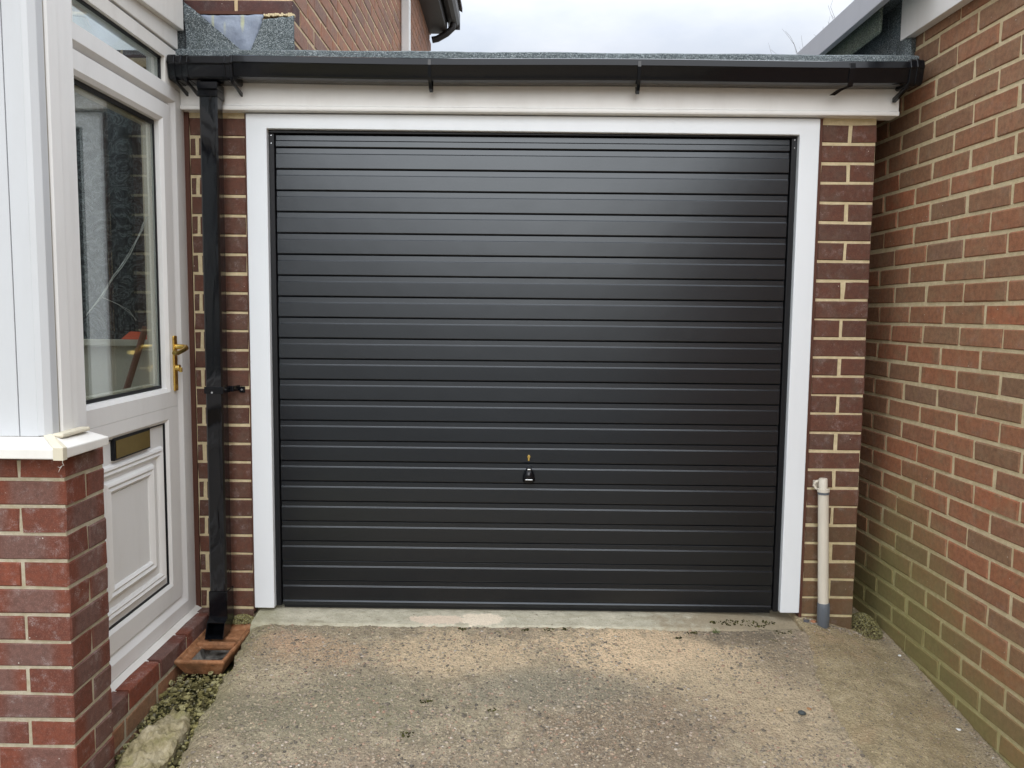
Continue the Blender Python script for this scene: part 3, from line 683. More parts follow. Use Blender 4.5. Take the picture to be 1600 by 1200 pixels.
# slight sag along its length
V = []; F = []; NX = 40; n = len(gp)
for i in range(NX+1):
    x = -1.06+(1.435+1.06)*i/NX; dz = .0035*math.sin(x*4)*.6+.003*(x/1.4)**2-.0005
    for p in gp: V.append((x, p[0], p[1]+dz))
for i in range(NX):
    for j in range(n): F.append((i*n+j, i*n+n+j, i*n+n+(j+1) % n, i*n+(j+1) % n))
F += [tuple(range(n))[::-1], tuple(range(NX*n, NX*n+n))]
GU.raw(V, F, 'black_plastic'); gut = GU.build('gutter', G, smooth=True); gut['label'] = 'glossy black square-section gutter'
def grown(g, dz=0):
    c = (-.098, 2.09); prof = [(-.142, 2.139), (-.1505, 2.134), (-.1575, 2.109), (-.1525, 2.104), (-.1435, 2.065), (-.140, 2.058), (-.130, 2.055), (-.055, 2.056), (-.043, 2.064), (-.043, 2.139)]
    return [(c[0]+(p[0]-c[0])*g, c[1]+(p[1]-c[1])*g+dz) for p in prof]
ob = MB()
ob.extr(grown(1.01, -.004), 'x', -1.262, -1.060, 'black_plastic')
for x0, x1, g_ in ((-1.289, -1.262, 1.06), (-1.247, -1.238, 1.05), (-1.225, -1.214, 1.06), (-1.085, -1.077, 1.05), (-1.062, -1.050, 1.07)):
    ob.extr(grown(g_, -.004), 'x', x0, x1, 'black_plastic')
ob.box(-1.19, -1.115, -.135, -.062, 2.02, 2.046, 'black_plastic')
o = ob.build('gutter_outlet', gut if False else G, bevel=.002); o['label'] = 'ribbed black gutter outlet above the downpipe'
# clip fingers under the outlet
for x in (-1.262, -1.222, -1.055):
    cf = MB(); cf.extr([(-.155, 2.052), (-.150, 2.040), (-.04, 2.015), (-.04, 2.030), (-.118, 2.042)], 'x', x-.004, x+.004, 'black_plastic')
    cf.build('outlet_clip', G, bevel=.001)
ec = MB(); ec.extr(grown(1.07), 'x', 1.418, 1.470, 'black_plastic'); ec.extr(grown(1.12), 'x', 1.440, 1.452, 'black_plastic'); ec.extr([(-.155, 2.05), (-.150, 2.036), (-.05, 2.012), (-.05, 2.03)], 'x', 1.405, 1.420, 'black_plastic')
o = ec.build('gutter_end_cap', G, bevel=.003)
for bx, sk in ((-.33, 0.), (.436, 0.004), (1.21, -.055)):
    bk = MB()
    for sgn in (0,):
        pts = [(bx, -.1515, 2.128), (bx, -.1535, 2.108), (bx, -.143, 2.066), (bx, -.134, 2.050), (bx+sk*.6, -.110, 2.034), (bx+sk, -.088, 2.027), (bx+sk, -.072, 2.033), (bx+sk, -.068, 2.058)]
        if sk < -.01: pts = pts[:4]+[(bx-.030, -.115, 2.040), (bx-.050, -.098, 2.026)]
        w_ = .006 if abs(sk) < .01 else .010
        V = []; F = []
        for p in pts:
            V += [(p[0]-w_, p[1], p[2]), (p[0]+w_, p[1], p[2]), (p[0]+w_, p[1]-.003, p[2]-.002), (p[0]-w_, p[1]-.003, p[2]-.002)]
        for i in range(len(pts)-1):
            for j in range(4): F.append((i*4+j, i*4+(j+1) % 4, i*4+4+(j+1) % 4, i*4+4+j))
        F += [(0, 1, 2, 3), tuple(len(V)-4+j for j in range(4))]
        bk.raw(V, F, 'black_plastic')
    bk.build('gutter_bracket', G, bevel=.0008)

dp = MB()
def sqtube(b, x0, x1, y0, y1, z0, z1, mat, hollow=True):
    b.box(x0, x1, y0, y1, z0, z1, mat)
V = []; F = []; NZ = 60; sec = [(-.0325, -.0325), (.0325, -.0325), (.0325, .0325), (-.0325, .0325)]
ch_ = .006; sec = [(-.0325+ch_, -.0325), (.0325-ch_, -.0325), (.0325, -.0325+ch_), (.0325, .0325-ch_), (.0325-ch_, .0325), (-.0325+ch_, .0325), (-.0325, .0325-ch_), (-.0325, -.0325+ch_)]
for i in range(NZ+1):
    z = .085+(2.03-.085)*i/NZ; cx = -1.1555-.004*(1-i/NZ); wv = .0008*noise.noise(Vector((0, 0, z*5)))
    for p in sec: V.append((cx+p[0]*1.03+wv, -.088+p[1]*.95+wv, z))
for i in range(NZ):
    for j in range(8): F.append((i*8+j, i*8+(j+1) % 8, i*8+8+(j+1) % 8, i*8+8+j))
dp.raw(V, F, 'black_pipe'); DP = dp.build('downpipe', G); DP['label'] = 'glossy black square downpipe'
b = MB(); b.box(-1.193, -1.118, -.124, -.052, 1.995, 2.028, 'black_plastic'); b.build('collar', DP, bevel=.003)
b = MB(); b.box(-1.1945, -1.1205, -.1235, -.051, .888, .914, 'black_plastic'); b.box(-1.1205, -1.108, -.056, -.050, .890, .912, 'black_plastic')
b.raw([(-1.109, -.056, .890), (-1.109, -.056, .912), (-1.098, -.003, .912), (-1.098, -.003, .890), (-1.113, -.05, .890), (-1.113, -.05, .912), (-1.102, .002, .912), (-1.102, .002, .890)], [(0, 1, 2, 3), (7, 6, 5, 4), (1, 5, 6, 2), (0, 3, 7, 4)], 'black_plastic')
b.box(-1.100, -1.078, -.006, .0, .882, .906, 'black_plastic'); b.build('pipe_clip', DP, bevel=.0015)
b = MB(); b.tube([(-1.089, -.006, .894), (-1.089, -.010, .894)], .004, 'steel', 10); b.tube([(-1.163, -.1236, .893), (-1.163, -.127, .893)], .004, 'steel', 10); b.build('clip_screw', DP, smooth=True)
# joint collar low down and shoe
b = MB(); b.box(-1.1955, -1.1225, -.1245, -.0505, .070, .110, 'black_plastic'); b.build('pipe_socket', DP, bevel=.003)
b = MB(); x0, x1 = -1.1945, -1.1235
prof = [(-.052, .075), (-.124, .075), (-.124, .008), (-.140, -.002), (-.182, -.048), (-.176, -.062), (-.100, -.060), (-.052, -.02)]
th = .003
b.extr([(-.052, .075), (-.055, .075), (-.055, -.019), (-.102, -.057), (-.176, -.059), (-.176, -.062), (-.100, -.060), (-.052, -.02)], 'x', x0, x1, 'black_plastic')   # back/bottom
b.extr([(-.121, .075), (-.124, .075), (-.124, .010), (-.152, -.004), (-.151, -.008), (-.121, .006)], 'x', x0, x1, 'black_plastic')            # front/top
for xa in (x0, x1-th):
    b.extr([(-.052, .075), (-.124, .075), (-.124, .010), (-.152, -.004), (-.176, -.062), (-.100, -.060), (-.052, -.02)], 'x', xa, xa+th, 'black_plastic')
b.box(x0-.002, x1+.002, -.127, -.120, .002, .012, 'black_plastic')
b.build('shoe', DP, bevel=.0008)

# ------------------------------------------------------------------ gully
T = MB()
X0, X1, Y0, Y1, ZT, ZB = -1.222, -1.040, -.395, -.02, -.050, -.115
def ring(x0, x1, y0, y1, z): return [(x0, y0, z), (x1, y0, z), (x1, y1, z), (x0, y1, z)]
V = ring(X0+.028, X1-.022, Y0+.035, Y1, ZB)+ring(X0, X1, Y0, Y1, ZT-.008)+ring(X0+.002, X1-.002, Y0+.002, Y1, ZT)+ring(X0+.009, X1-.009, Y0+.014, Y1-.02, ZT+.001)+ring(X0+.016, X1-.014, Y0+.024, Y1-.03, ZT-.012)+ring(X0+.034, X1-.026, Y0+.040, Y1-.035, ZT-.016)+ring(X0+.038, X1-.030, Y0+.046, Y1-.04, ZT-.024)
F = [(0, 3, 2, 1)]
for a in range(6):
    for j in range(4): F.append((a*4+j, a*4+(j+1) % 4, a*4+4+(j+1) % 4, a*4+4+j))
T.raw(V, F, 'terracotta')
# subdivide the trough for soft irregular clay
GY = thing('gully_surround', 'chipped orange terracotta drain gully below the black downpipe shoe', 'drain gully', (-1.13, -.21, -.10))
gy = T.build('clay_rim', GY, bevel=.004, seg=3)
gi = MB(); gi.raw(ring(X0+.036, X1-.028, Y0+.044, Y1-.038, ZT-.020)+ring(X0+.050, X1-.044, Y0+.060, Y1-.05, ZT-.062), [(0, 1, 5, 4), (1, 2, 6, 5), (2, 3, 7, 6), (3, 0, 4, 7), (4, 5, 6, 7)], 'grime'); gi.build('gully_well', GY)
gb = MB(); gb.box(X0+.020, X1-.018, -.235, -.212, ZT-.025, ZT-.002, 'terracotta'); gb.box(X0+.03, X1-.028, -.212, -.185, ZT-.04, ZT-.016, 'terracotta'); gb.build('cross_bar', GY, bevel=.005)
gc = MB(); gc.box(X0+.030, X1-.030, -.14, -.03, ZT-.05, ZT-.02, 'terracotta'); gc.build('back_ledge', GY, bevel=.006)

# ------------------------------------------------------------------ cream waste pipe
W = thing('waste_pipe', 'cream plastic pipe stub with a grey rubber boot against the right pilaster', 'pipe', (1.236, -.045, -.03))
b = MB(); b.tube([(1.2375, -.045, .035), (1.226, -.045, .30), (1.2165, -.045, .524)], .0205, 'pipe_cream', 24); b.build('lower_pipe', W, smooth=True)
b = MB(); b.tube([(1.2165, -.045, .50), (1.2135, -.045, .568), (1.2134, -.045, .571)], [.0165, .0165, .0145], 'pipe_cream', 24); b.build('upper_pipe', W, smooth=True)
b = MB(); b.tube([(1.2168, -.045, .518), (1.2162, -.045, .530)], .0235, 'pipe_cream', 24); b.tube([(1.217, -.045, .508), (1.2168, -.045, .517)], .0222, 'pipe_grey', 24); b.build('joint_ring', W, smooth=True)
b = MB(); b.tube([(1.2165-.012, -.03, .560), (1.2165-.026, -.026, .552), (1.2165-.030, -.024, .540), (1.2165-.024, -.026, .528), (1.2165-.006, -.03, .520)], .005, 'pipe_cream', 8); b.box(1.19, 1.21, -.012, .0, .53, .555, 'pipe_cream'); b.build('wall_clip', W, smooth=True)
b = MB(); b.tube([(1.2395, -.045, -.032), (1.239, -.045, -.026), (1.2375, -.045, .064), (1.2373, -.045, .068)], [.0205, .0235, .0235, .0215], 'pipe_grey', 24)
for a in range(10):
    t_ = math.pi+.25+a*.26; b.tube([(1.2388+.0236*math.cos(t_), -.045+.0236*math.sin(t_), .0), (1.2375+.0236*math.cos(t_), -.045+.0236*math.sin(t_), .055)], .0009, 'pipe_grey', 5)
b.build('rubber_boot', W, smooth=True)

# ------------------------------------------------------------------ right neighbour
NB = thing('neighbour_extension', 'brown brick side wall of the neighbouring extension with felted roof edge', 'building', (1.514, 0, -.2))
th_ = math.atan(.0361)
def wall_pt(y, off=0.): return (1.514-.0361*y+off, y)
mw = MB(); a0, a1 = 1.6, -1.55
x_a, _ = wall_pt(a0, .0032); x_b, _ = wall_pt(a1, .0032)
mw.raw([(x_a, a0, -.3), (x_b, a1, -.3), (x_b+.25, a1, -.3), (x_a+.25, a0, -.3), (x_a, a0, 2.33), (x_b, a1, 2.33), (x_b+.25, a1, 2.33), (x_a+.25, a0, 2.33)], [(0, 1, 5, 4), (1, 2, 6, 5), (2, 3, 7, 6), (3, 0, 4, 7), (4, 5, 6, 7)], 'mortar')
wall = mw.build('brick_wall', NB); wall['label'] = 'brown brick wall receding to the garage corner'
SP = .2345; cnt = 0; far = MB()
for k in range(-1, 34):
    z = 2.3058-.075*(k+.5)
    ph = (-.152 if k % 2 else -.034)+rr_(.014)+(.0 if k % 4 else .004)
    n0 = -7
    yj = ph+SP*2
    while yj > -1.6:
        ln = SP-.0095-abs(random.gauss(0, .0035)); yc = yj-SP/2+rr_(.002)
        dist_vis = yc > -1.15 and yc < .42
        X_, _ = wall_pt(yc, .05)
        if dist_vis and cnt < 298 and z > -.24:
            brick(wall, 'brick_right', (X_, yc, z+rr_(.001)), ln, .0630, rz=R(-90)+(-th_)*-1*0+math.atan(.0361)*1.0, nvar=8); cnt += 1
        else:
            x0, _ = wall_pt(yc-ln/2); x1, _ = wall_pt(yc+ln/2); r_ = random.random()
            far.raw([(x0, yc-ln/2, z-.032), (x1, yc+ln/2, z-.032), (x1, yc+ln/2, z+.032), (x0, yc-ln/2, z+.032), (x0+.06, yc-ln/2, z-.032), (x1+.06, yc+ln/2, z-.032), (x1+.06, yc+ln/2, z+.032), (x0+.06, yc-ln/2, z+.032)], [(0, 1, 2, 3), (0, 4, 5, 1), (3, 2, 6, 7), (0, 3, 7, 4), (1, 5, 6, 2)], 'brick_right', r_)
        yj -= SP
o = far.build('brick_courses', wall); o['kind'] = 'stuff'
# wall beyond the frame towards the street
xq, _ = wall_pt(-1.56, 0); xr, _ = wall_pt(-6.5, 0)
b = MB(); b.raw([(xq, -1.56, -.5), (xr, -6.5, -.5), (xr+.25, -6.5, -.5), (xq+.25, -1.56, -.5), (xq, -1.56, 2.33), (xr, -6.5, 2.33), (xr+.25, -6.5, 2.33), (xq+.25, -1.56, 2.33)], [(0, 1, 5, 4), (1, 2, 6, 5), (2, 3, 7, 6), (3, 0, 4, 7), (4, 5, 6, 7)], 'mortar'); o = b.build('wall_core', NB)
far2 = MB()
for k in range(-1, 36):
    z = 2.3058-.075*(k+.5); yj = -1.56-(k % 2)*.117
    while yj > -6.4:
        yc = yj-SP/2; ln = SP-.0095; x0, _ = wall_pt(yc-ln/2, -.004); x1, _ = wall_pt(yc+ln/2, -.004)
        far2.raw([(x0, yc-ln/2, z-.032), (x1, yc+ln/2, z-.032), (x1, yc+ln/2, z+.032), (x0, yc-ln/2, z+.032), (x0+.06, yc-ln/2, z-.032), (x1+.06, yc+ln/2, z-.032), (x1+.06, yc+ln/2, z+.032), (x0+.06, yc-ln/2, z+.032)], [(0, 1, 2, 3), (0, 4, 5, 1), (3, 2, 6, 7), (0, 3, 7, 4), (1, 5, 6, 2)], 'brick_right', random.random()); yj -= SP
o = far2.build('brick_courses', NB); o['kind'] = 'stuff'
# white fascia over the wall
def yline(b, prof, y0, y1, mat, dx0=0., dx1=None):
    """profile (x offset from wall, z) extruded along the wall"""
    n = len(prof); xa = wall_pt(y0)[0]; xb = wall_pt(y1)[0]
    V = [(xa+p[0], y0, p[1]) for p in prof]+[(xb+p[0], y1, p[1]) for p in prof]
    F = [(i, (i+1) % n, n+(i+1) % n, n+i) for i in range(n)]+[tuple(range(n))[::-1], tuple(range(n, 2*n))]
    b.raw(V, F, mat)
b = MB(); yline(b, [(-.040, 2.272), (-.003, 2.272), (-.003, 2.47), (-.040, 2.47)], .055, -6.4, 'fascia'); b.build('fascia_board', NB, bevel=.002)
b = MB(); yline(b, [(-.06, 2.47), (.25, 2.47), (.25, 2.52), (-.06, 2.52)], .055, -6.4, 'felt'); b.build('roof_edge', NB)
# felt upstand, felt flap and grey board beyond
b = MB(); V = []; F = []; NY = 60; NZ_ = 14
for i in range(NY+1):
    y = .02+(1.9-.02)*i/NY
    for j in range(NZ_+1):
        z = 2.14+.34*j/NZ_; wv = .010*noise.noise(Vector((y*6, z*8, 2)))+.006*noise.noise(Vector((y*22, z*22, 4)))
        V.append((1.478+wv-.018*math.exp(-((z-2.16)/.03)**2)-.03*max(0, (y-.1))*.2, y, z))
for i in range(NY):
    for j in range(NZ_): F.append((i*(NZ_+1)+j, (i+1)*(NZ_+1)+j, (i+1)*(NZ_+1)+j+1, i*(NZ_+1)+j+1))
b.raw(V, F, 'felt')
# turned corner facing the garage front
V = []; F = []; nn_ = 18
for i in range(nn_+1):
    x = 1.478+.040*i/nn_
    for j in range(NZ_+1):
        z = 2.11+.37*j/NZ_; V.append((x, .02-.010*math.sin(i/nn_*3.1)-.008*noise.noise(Vector((x*60, z*18, 1))), z))
for i in range(nn_):
    for j in range(NZ_): F.append((i*(NZ_+1)+j, (i+1)*(NZ_+1)+j, (i+1)*(NZ_+1)+j+1, i*(NZ_+1)+j+1))
b.raw(V, F, 'felt'); b.build('felt_upstand', NB, smooth=True)
b = MB(); b.tube([(1.462, .16, 2.19), (1.468, .15, 2.26), (1.470, .155, 2.40)], .002, 'felt', 6); b.tube([(1.452, .06, 2.20), (1.462, .075, 2.235)], .005, 'felt', 6); b.build('felt_seam', NB)
b = MB(); b.extr([(1.405, 2.325), (1.412, 2.315), (1.418, 2.325), (1.420, 2.44), (1.405, 2.44)], 'y', .095, 1.8, 'felt_green'); b.build('felt_flap', NB, bevel=.002)
b = MB(); b.extr([(1.345, 2.378), (1.372, 2.378), (1.372, 2.475), (1.345, 2.480)], 'y', -.2, 2.2, 'grey_board'); o = b.build('grey_fascia', NB, bevel=.003)
b = MB(); b.box(1.372, 1.70, -.2, 2.2, 2.43, 2.47, 'felt'); b.build('roof_deck', NB)

# ------------------------------------------------------------------ brick house above, left
HO = thing('brick_house', 'rust brick house wall rising behind the garage roof with dark eaves at its far end', 'house', (-.87, 0, 2.1))
hw = MB(); hw.box(-3.2, -.8730, .0135, 4.75, 2.14, 3.95, 'mortar_house'); hw = hw.build('brick_wall', HO)
fj = MB(); hc = 0
for k in range(0, 30):
    z = 2.2055+.075*k
    # front face
    xs = -.870
    x = xs; first = True
    seq = []
    L0 = .1025 if k % 2 else .2125
    x1 = xs
    while x1 > -3.0:
        ln = L0 if first else .2125; skip = first and k % 2; first = False; x0 = x1-ln
        if skip: x1 = x0-.0105; continue
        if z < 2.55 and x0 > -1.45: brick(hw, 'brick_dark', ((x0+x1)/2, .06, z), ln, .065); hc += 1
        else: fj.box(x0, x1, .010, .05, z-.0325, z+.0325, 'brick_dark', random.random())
        x1 = x0-.0105
    y0 = .0095 if k % 2 else .1205
    first = True; L0 = .2125
    while y0 < 4.7:
        ln = L0 if first else .2125; first = False; y1 = y0+ln
        if y0 < 2.6 and 2.15+.27*y0 < z < 2.42+.42*y0 and hc < 290: brick(hw, 'brick_house', (-.92, (y0+y1)/2, z), ln, .065, rz=R(90)); hc += 1
        else: fj.raw([(-.870, y0, z-.0325), (-.870, y1, z-.0325), (-.870, y1, z+.0325), (-.870, y0, z+.0325), (-.90, y0, z-.0325), (-.90, y1, z-.0325), (-.90, y1, z+.0325), (-.90, y0, z+.0325)], [(0, 1, 2, 3), (0, 4, 5, 1), (3, 2, 6, 7), (0, 3, 7, 4), (1, 5, 6, 2)], 'brick_house', random.random())
        y0 = y1+.0105
o = fj.build('brick_courses', hw); o['kind'] = 'stuff'
b = MB(); b.box(-1.0, -.70, .2, 4.78, 3.865, 4.10, 'brown_eaves'); b.build('soffit_box', HO, bevel=.004)
b = MB(); b.extr([(-.698, 3.97), (-.700, 4.07), (-.693, 4.07), (-.69, 3.985), (-.672, 3.962), (-.64, 3.953), (-.61, 3.965), (-.592, 3.99), (-.59, 4.07), (-.583, 4.07), (-.585, 3.985), (-.605, 3.950), (-.64, 3.936), (-.68, 3.950)], 'y', .2, 4.86, 'brown_eaves'); b.box(-.698, -.584, 4.855, 4.875, 3.936, 4.07, 'brown_eaves'); b.build('eaves_gutter', HO)
b = MB(); b.raw([(-.56, .1, 4.09), (-.56, 4.85, 4.09), (-2.6, 4.85, 5.3), (-2.6, .1, 5.3), (-.56, .1, 4.13), (-.56, 4.85, 4.13), (-2.6, 4.85, 5.34), (-2.6, .1, 5.34)], [(0, 1, 2, 3), (4, 5, 6, 7), (0, 1, 5, 4), (1, 2, 6, 5), (0, 3, 7, 4)], 'tile'); b.build('roof', HO)
b = MB(); b.tube([(-.64, 4.72, 3.94), (-.645, 4.72, 3.90), (-.70, 4.72, 3.85), (-.79, 4.72, 3.80), (-.84, 4.72, 3.79)], .030, 'brown_eaves', 12); b.build('swan_neck', HO, smooth=True)
b = MB(); b.box(-.868, -.805, 2.86, 2.925, 2.14, 3.9, 'upvc'); b.build('downpipe', HO, bevel=.008)
b = MB()
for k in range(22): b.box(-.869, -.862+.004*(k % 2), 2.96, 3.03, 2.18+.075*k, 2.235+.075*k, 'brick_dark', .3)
b.build('toothed_dark_strip', HO)  # column of dark blocks beside the house downpipe, alternately stepped
# flashings at the meeting of porch, house and garage roof
FL = thing('roof_flashing', 'grey mineral felt flashing and silvery lead patch in the roof corner', 'flashing', (-1.1, -.01, 2.18))
def sheet(name, outline, mat, y, thick=.004, wob=.004, div=26, pull=None):
    """outline in x,z triangulated as a fan grid; facing the front"""
    bm = bmesh.new(); vs = [bm.verts.new((p[0], y, p[1])) for p in outline]; f = bm.faces.new(vs)
    bmesh.ops.triangulate(bm, faces=bm.faces[:]); 
    for _ in range(5):
        bmesh.ops.subdivide_edges(bm, edges=[e for e in bm.edges if e.calc_length() > .018], cuts=1); bmesh.ops.triangulate(bm, faces=[f for f in bm.faces if len(f.verts) > 3])
    for v in bm.verts:
        v.co.y += wob*noise.noise(Vector((v.co.x*14, 1, v.co.z*14)))*2+wob*.6*noise.noise(Vector((v.co.x*45, 7, v.co.z*45)))
        if pull: v.co.y += pull(v.co.x, v.co.z)
        v.co.z += .003*noise.noise(Vector((v.co.x*40, 3, v.co.z*3)))
    me = bpy.data.meshes.new(name); bmesh.ops.recalc_face_normals(bm, faces=bm.faces); bm.to_mesh(me); bm.free(); me.materials.append(M[mat])
    me.polygons.foreach_set('use_smooth', [True]*len(me.polygons))
    o = bpy.data.objects.new(name, me); col.objects.link(o); setparent(o, FL)
    sm = o.modifiers.new('solid', 'SOLIDIFY'); sm.thickness = thick; sm.offset = 0; return o
sheet('lead_sheet', [(-1.235, 2.326), (-.978, 2.330), (-.984, 2.312), (-1.022, 2.196), (-1.035, 2.19), (-1.10, 2.19), (-1.235, 2.27)], 'lead', -.004, wob=.004)
sheet('felt_upstand', [(-.978, 2.310), (-.862, 2.326), (-.861, 2.180), (-1.03, 2.180), (-1.028, 2.196)], 'felt', -.010, wob=.004)
sheet('felt_triangle', [(-1.30, 2.42), (-1.285, 2.375), (-1.225, 2.33), (-1.155, 2.27), (-1.07, 2.20), (-1.05, 2.180), (-1.31, 2.180)], 'felt', -.018, wob=.006, pull=lambda x, z: -.012*math.exp(-((x+1.272)/.006)**2))
b = MB()
for i in range(14): b.box(-.98+.0085*i, -.98+.0085*i+.0083, -.006, .012, 2.325+rr_(.003), 2.336+rr_(.003), 'mortar')
o = b.build('mortar_fillet', FL, bevel=.002)
b = MB(); b.box(-1.45, -.985, .0, .012, 2.3335, 2.345, 'brown'); b.build('course_edge', FL)
b = MB(); b.tube([(-1.295, -.035, 2.189), (-1.24, -.038, 2.186), (-1.18, -.036, 2.187)], .0025, 'black_matt', 6); b.tube([(-1.272, -.031, 2.40), (-1.274, -.033, 2.33), (-1.268, -.034, 2.25), (-1.270, -.035, 2.19)], .0022, 'black_matt', 6); b.build('bitumen_line', FL)

# ------------------------------------------------------------------ porch
PO = thing('porch', 'white plastic porch with half-glazed side door on a red brick base', 'porch', (-1.3, -.8, -.15))
# brick pier
pm = MB().box(-2.6, -1.2135, -1.0465, -.848, -.4, .80, 'mortar_pier').build('brick_base', PO); pm['label'] = 'red brick corner below the white window ledge'
XF, YF, YB = -1.21, -1.050, -.845
for k in range(0, 16):
    zt = .749-.075*(k-1) if k else .812; zc = .749-.075*(k-1)-.0375
    if k == 0: zc = .749+.0305; Hh = .052
    else: zc = .749-.075*k+.0375; Hh = .066
    even = (k % 2 == 0)
    first = .118 if even else .215
    x1 = XF; fi = True
    while x1 > -2.0:
        ln = (first if fi else .215); x0 = x1-ln
        if not (even and fi):      # on even courses the end of the return brick is the header
            brick(pm, 'brick_pier', (x1-ln/2, YF+.05, zc), ln, Hh)
        x1 = x0-.0105; fi = False
    if even: brick(pm, 'brick_pier', (XF-.059, (YF+YB)/2, zc), YB-YF, Hh, D=.118, rz=R(90))
    else: brick(pm, 'brick_pier', (XF-.050, (YF+.1105+YB)/2, zc), YB-YF-.1105, Hh, rz=R(90))
# course below the door sill
pl = MB().box(-1.50, -1.2235, -.845, .0, -.33, -.012, 'mortar_pier').build('brick_plinth', PO); pl['label'] = 'low row of bricks under the porch door sill'
yy = -.842
for i, ln in enumerate((.112, .2125, .2125, .2125, .06)):
    if yy+ln > .0: ln = -.002-yy
    if ln < .02: break
    brick(pl, 'brick_pier', (-1.27, yy+ln/2, -.0375+.004), ln, .066, rz=R(90)); yy += ln+.0105
for kk in (1, 2, 3):
    yy = -.842; f_ = kk % 2
    while yy < -.03:
        ln = min(.0895 if f_ else .2125, -.002-yy); f_ = 0; brick(pl, 'brick_right', (-1.272, yy+ln/2, -.0375-.075*kk), ln, .065, rz=R(90)); yy += ln+.0105
# window ledge
sl_ = MB()
sl_.raw([(-2.6, -1.122, .818), (-1.172, -1.122, .818), (-1.172, -1.122, .846), (-2.6, -1.122, .846), (-2.6, -1.035, .868), (-1.245, -1.035, .868), (-1.245, -1.035, .818), (-2.6, -1.035, .818),
         (-1.172, -.885, .818), (-1.172, -.885, .842), (-1.245, -.885, .862), (-1.245, -.885, .818)],
        [(0, 1, 2, 3), (3, 2, 5, 4), (1, 8, 9, 2), (2, 9, 10, 5), (8, 11, 10, 9), (0, 7, 6, 1), (1, 6, 11, 8)], 'upvc_old')
o = sl_.build('window_ledge', PO, bevel=.003); o['label'] = 'white sloping plastic ledge over the brick base'
b = MB(); b.raw([(-1.196, -1.124, .816), (-1.170, -1.124, .816), (-1.170, -1.124, .8495), (-1.196, -1.124, .8495), (-1.276, -1.035, .872), (-1.249, -1.035, .872), (-1.170, -1.105, .816), (-1.170, -1.105, .8485)],
                [(0, 1, 2, 3), (3, 2, 5, 4), (1, 6, 7, 2), (2, 7, 5)], 'trim_cream'); b.build('ledge_corner_trim', PO, bevel=.001)
b = MB(); b.box(-1.245, -1.213, -1.045, -.905, .862, .874, 'trim_cream'); b.build('sealant_bead', PO, bevel=.005)
# bay front panels and corner post
b = MB(); b.box(-1.3255, -1.276, -1.050, -1.0, .866, 2.75, 'upvc_front'); b.build('front_panel', PO, bevel=.002)
b = MB(); b.box(-2.6, -1.328, -1.0495, -1.0, .866, 2.75, 'upvc_front'); b.build('front_panel', PO, bevel=.002)
b = MB(); b.box(-2.6, -1.29, -1.045, -1.0, .8625, .868, 'black_matt'); b.build('panel_shadow_gap', PO)
b = MB(); b.extr([(-1.2765, -1.050), (-1.262, -1.046), (-1.2475, -1.032), (-1.2455, -1.004), (-1.30, -1.0)], 'z', .868, 2.75, 'upvc_front'); b.build('corner_post', PO, bevel=.0015)
b = MB(); b.box(-1.30, -1.2485, -1.003, -.997, .870, 2.75, 'sealant'); b.build('post_joint', PO)
b = MB(); b.extr([(-1.247, -.9965), (-1.2425, -.990), (-1.2425, -.945), (-1.2475, -.938), (-1.2475, -.905), (-1.254, -.895), (-1.254, -.850), (-1.262, -.842), (-1.33, -.842), (-1.33, -.9965)], 'z', .866, 2.75, 'upvc'); b.build('side_post', PO, bevel=.0012)
# door frame in the plane x = XD
XD = -1.29
fr2 = MB()
fr2.extr([(-1.370, -.030), (-1.291, -.030), (-1.291, -.086), (-1.3035, -.112), (-1.3035, -.1195), (-1.370, -.1195)], 'z', .0, 2.03, 'upvc')     # far jamb
fr2.box(-1.366, -1.294, -.030, -.004, .0, 1.99, 'upvc')
fr2.extr([(-1.370, 2.032), (-1.291, 2.032), (-1.291, 1.984), (-1.312, 1.963), (-1.370, 1.963)], 'y', -.845, -.086, 'upvc')                       # transom
fr2.extr([(-1.370, .012), (-1.291, .012), (-1.291, .062), (-1.306, .088), (-1.370, .088)], 'y', -.845, -.086, 'upvc')                          # bottom member
fr2.box(-1.370, -1.292, -.845, -.800, .09, 2.75, 'upvc')
o = fr2.build('door_frame', PO, bevel=.0015)
b = MB(); b.extr([(-1.37, -.024), (-1.258, -.026), (-1.256, -.018), (-1.262, -.004), (-1.290, .010), (-1.37, .010)], 'y', -.845, -.005, 'upvc_old'); b.build('door_sill', PO, bevel=.0012)
# door leaf
DR = MB()
XL = -1.297
ya, yb, za, zb = -.900, -.1225, .094, 1.960
def leaf_frame(b, y0, y1, z0, z1, iy0, iy1, iz0, iz1, xf, xb, ch, mat):
    """rectangular ring with a chamfered inner edge; opening iy/iz"""
    def rg(y0, y1, z0, z1, x): return [(x, y0, z0), (x, y1, z0), (x, y1, z1), (x, y0, z1)]
    V = rg(y0, y1, z0, z1, xb)+rg(y0, y1, z0, z1, xf)+rg(iy0-ch, iy1+ch, iz0-ch, iz1+ch, xf)+rg(iy0, iy1, iz0, iz1, xf-ch*.7)+rg(iy0, iy1, iz0, iz1, xb)
    F = []
    for a in range(4):
        for j in range(4): F.append((a*4+j, a*4+(j+1) % 4, a*4+4+(j+1) % 4, a*4+4+j))
    b.raw(V, F, mat)
ZM = .843
leaf_frame(DR, ya, yb, ZM, zb, -.805, -.196, .914, 1.890, XL, -1.350, .014, 'upvc')
leaf_frame(DR, ya, yb, za, ZM-.0005, -.805, -.216, .172, .788, XL-.0004, -1.350, .012, 'upvc')
LF = DR.build('porch_door', PO, bevel=.001); LF['label'] = 'white half-glazed side door with gold letterbox'
b = MB(); b.box(-1.335, -1.329, -.805, -.197, .914, 1.890, 'glass'); b.build('window_pane', LF)
b = MB()
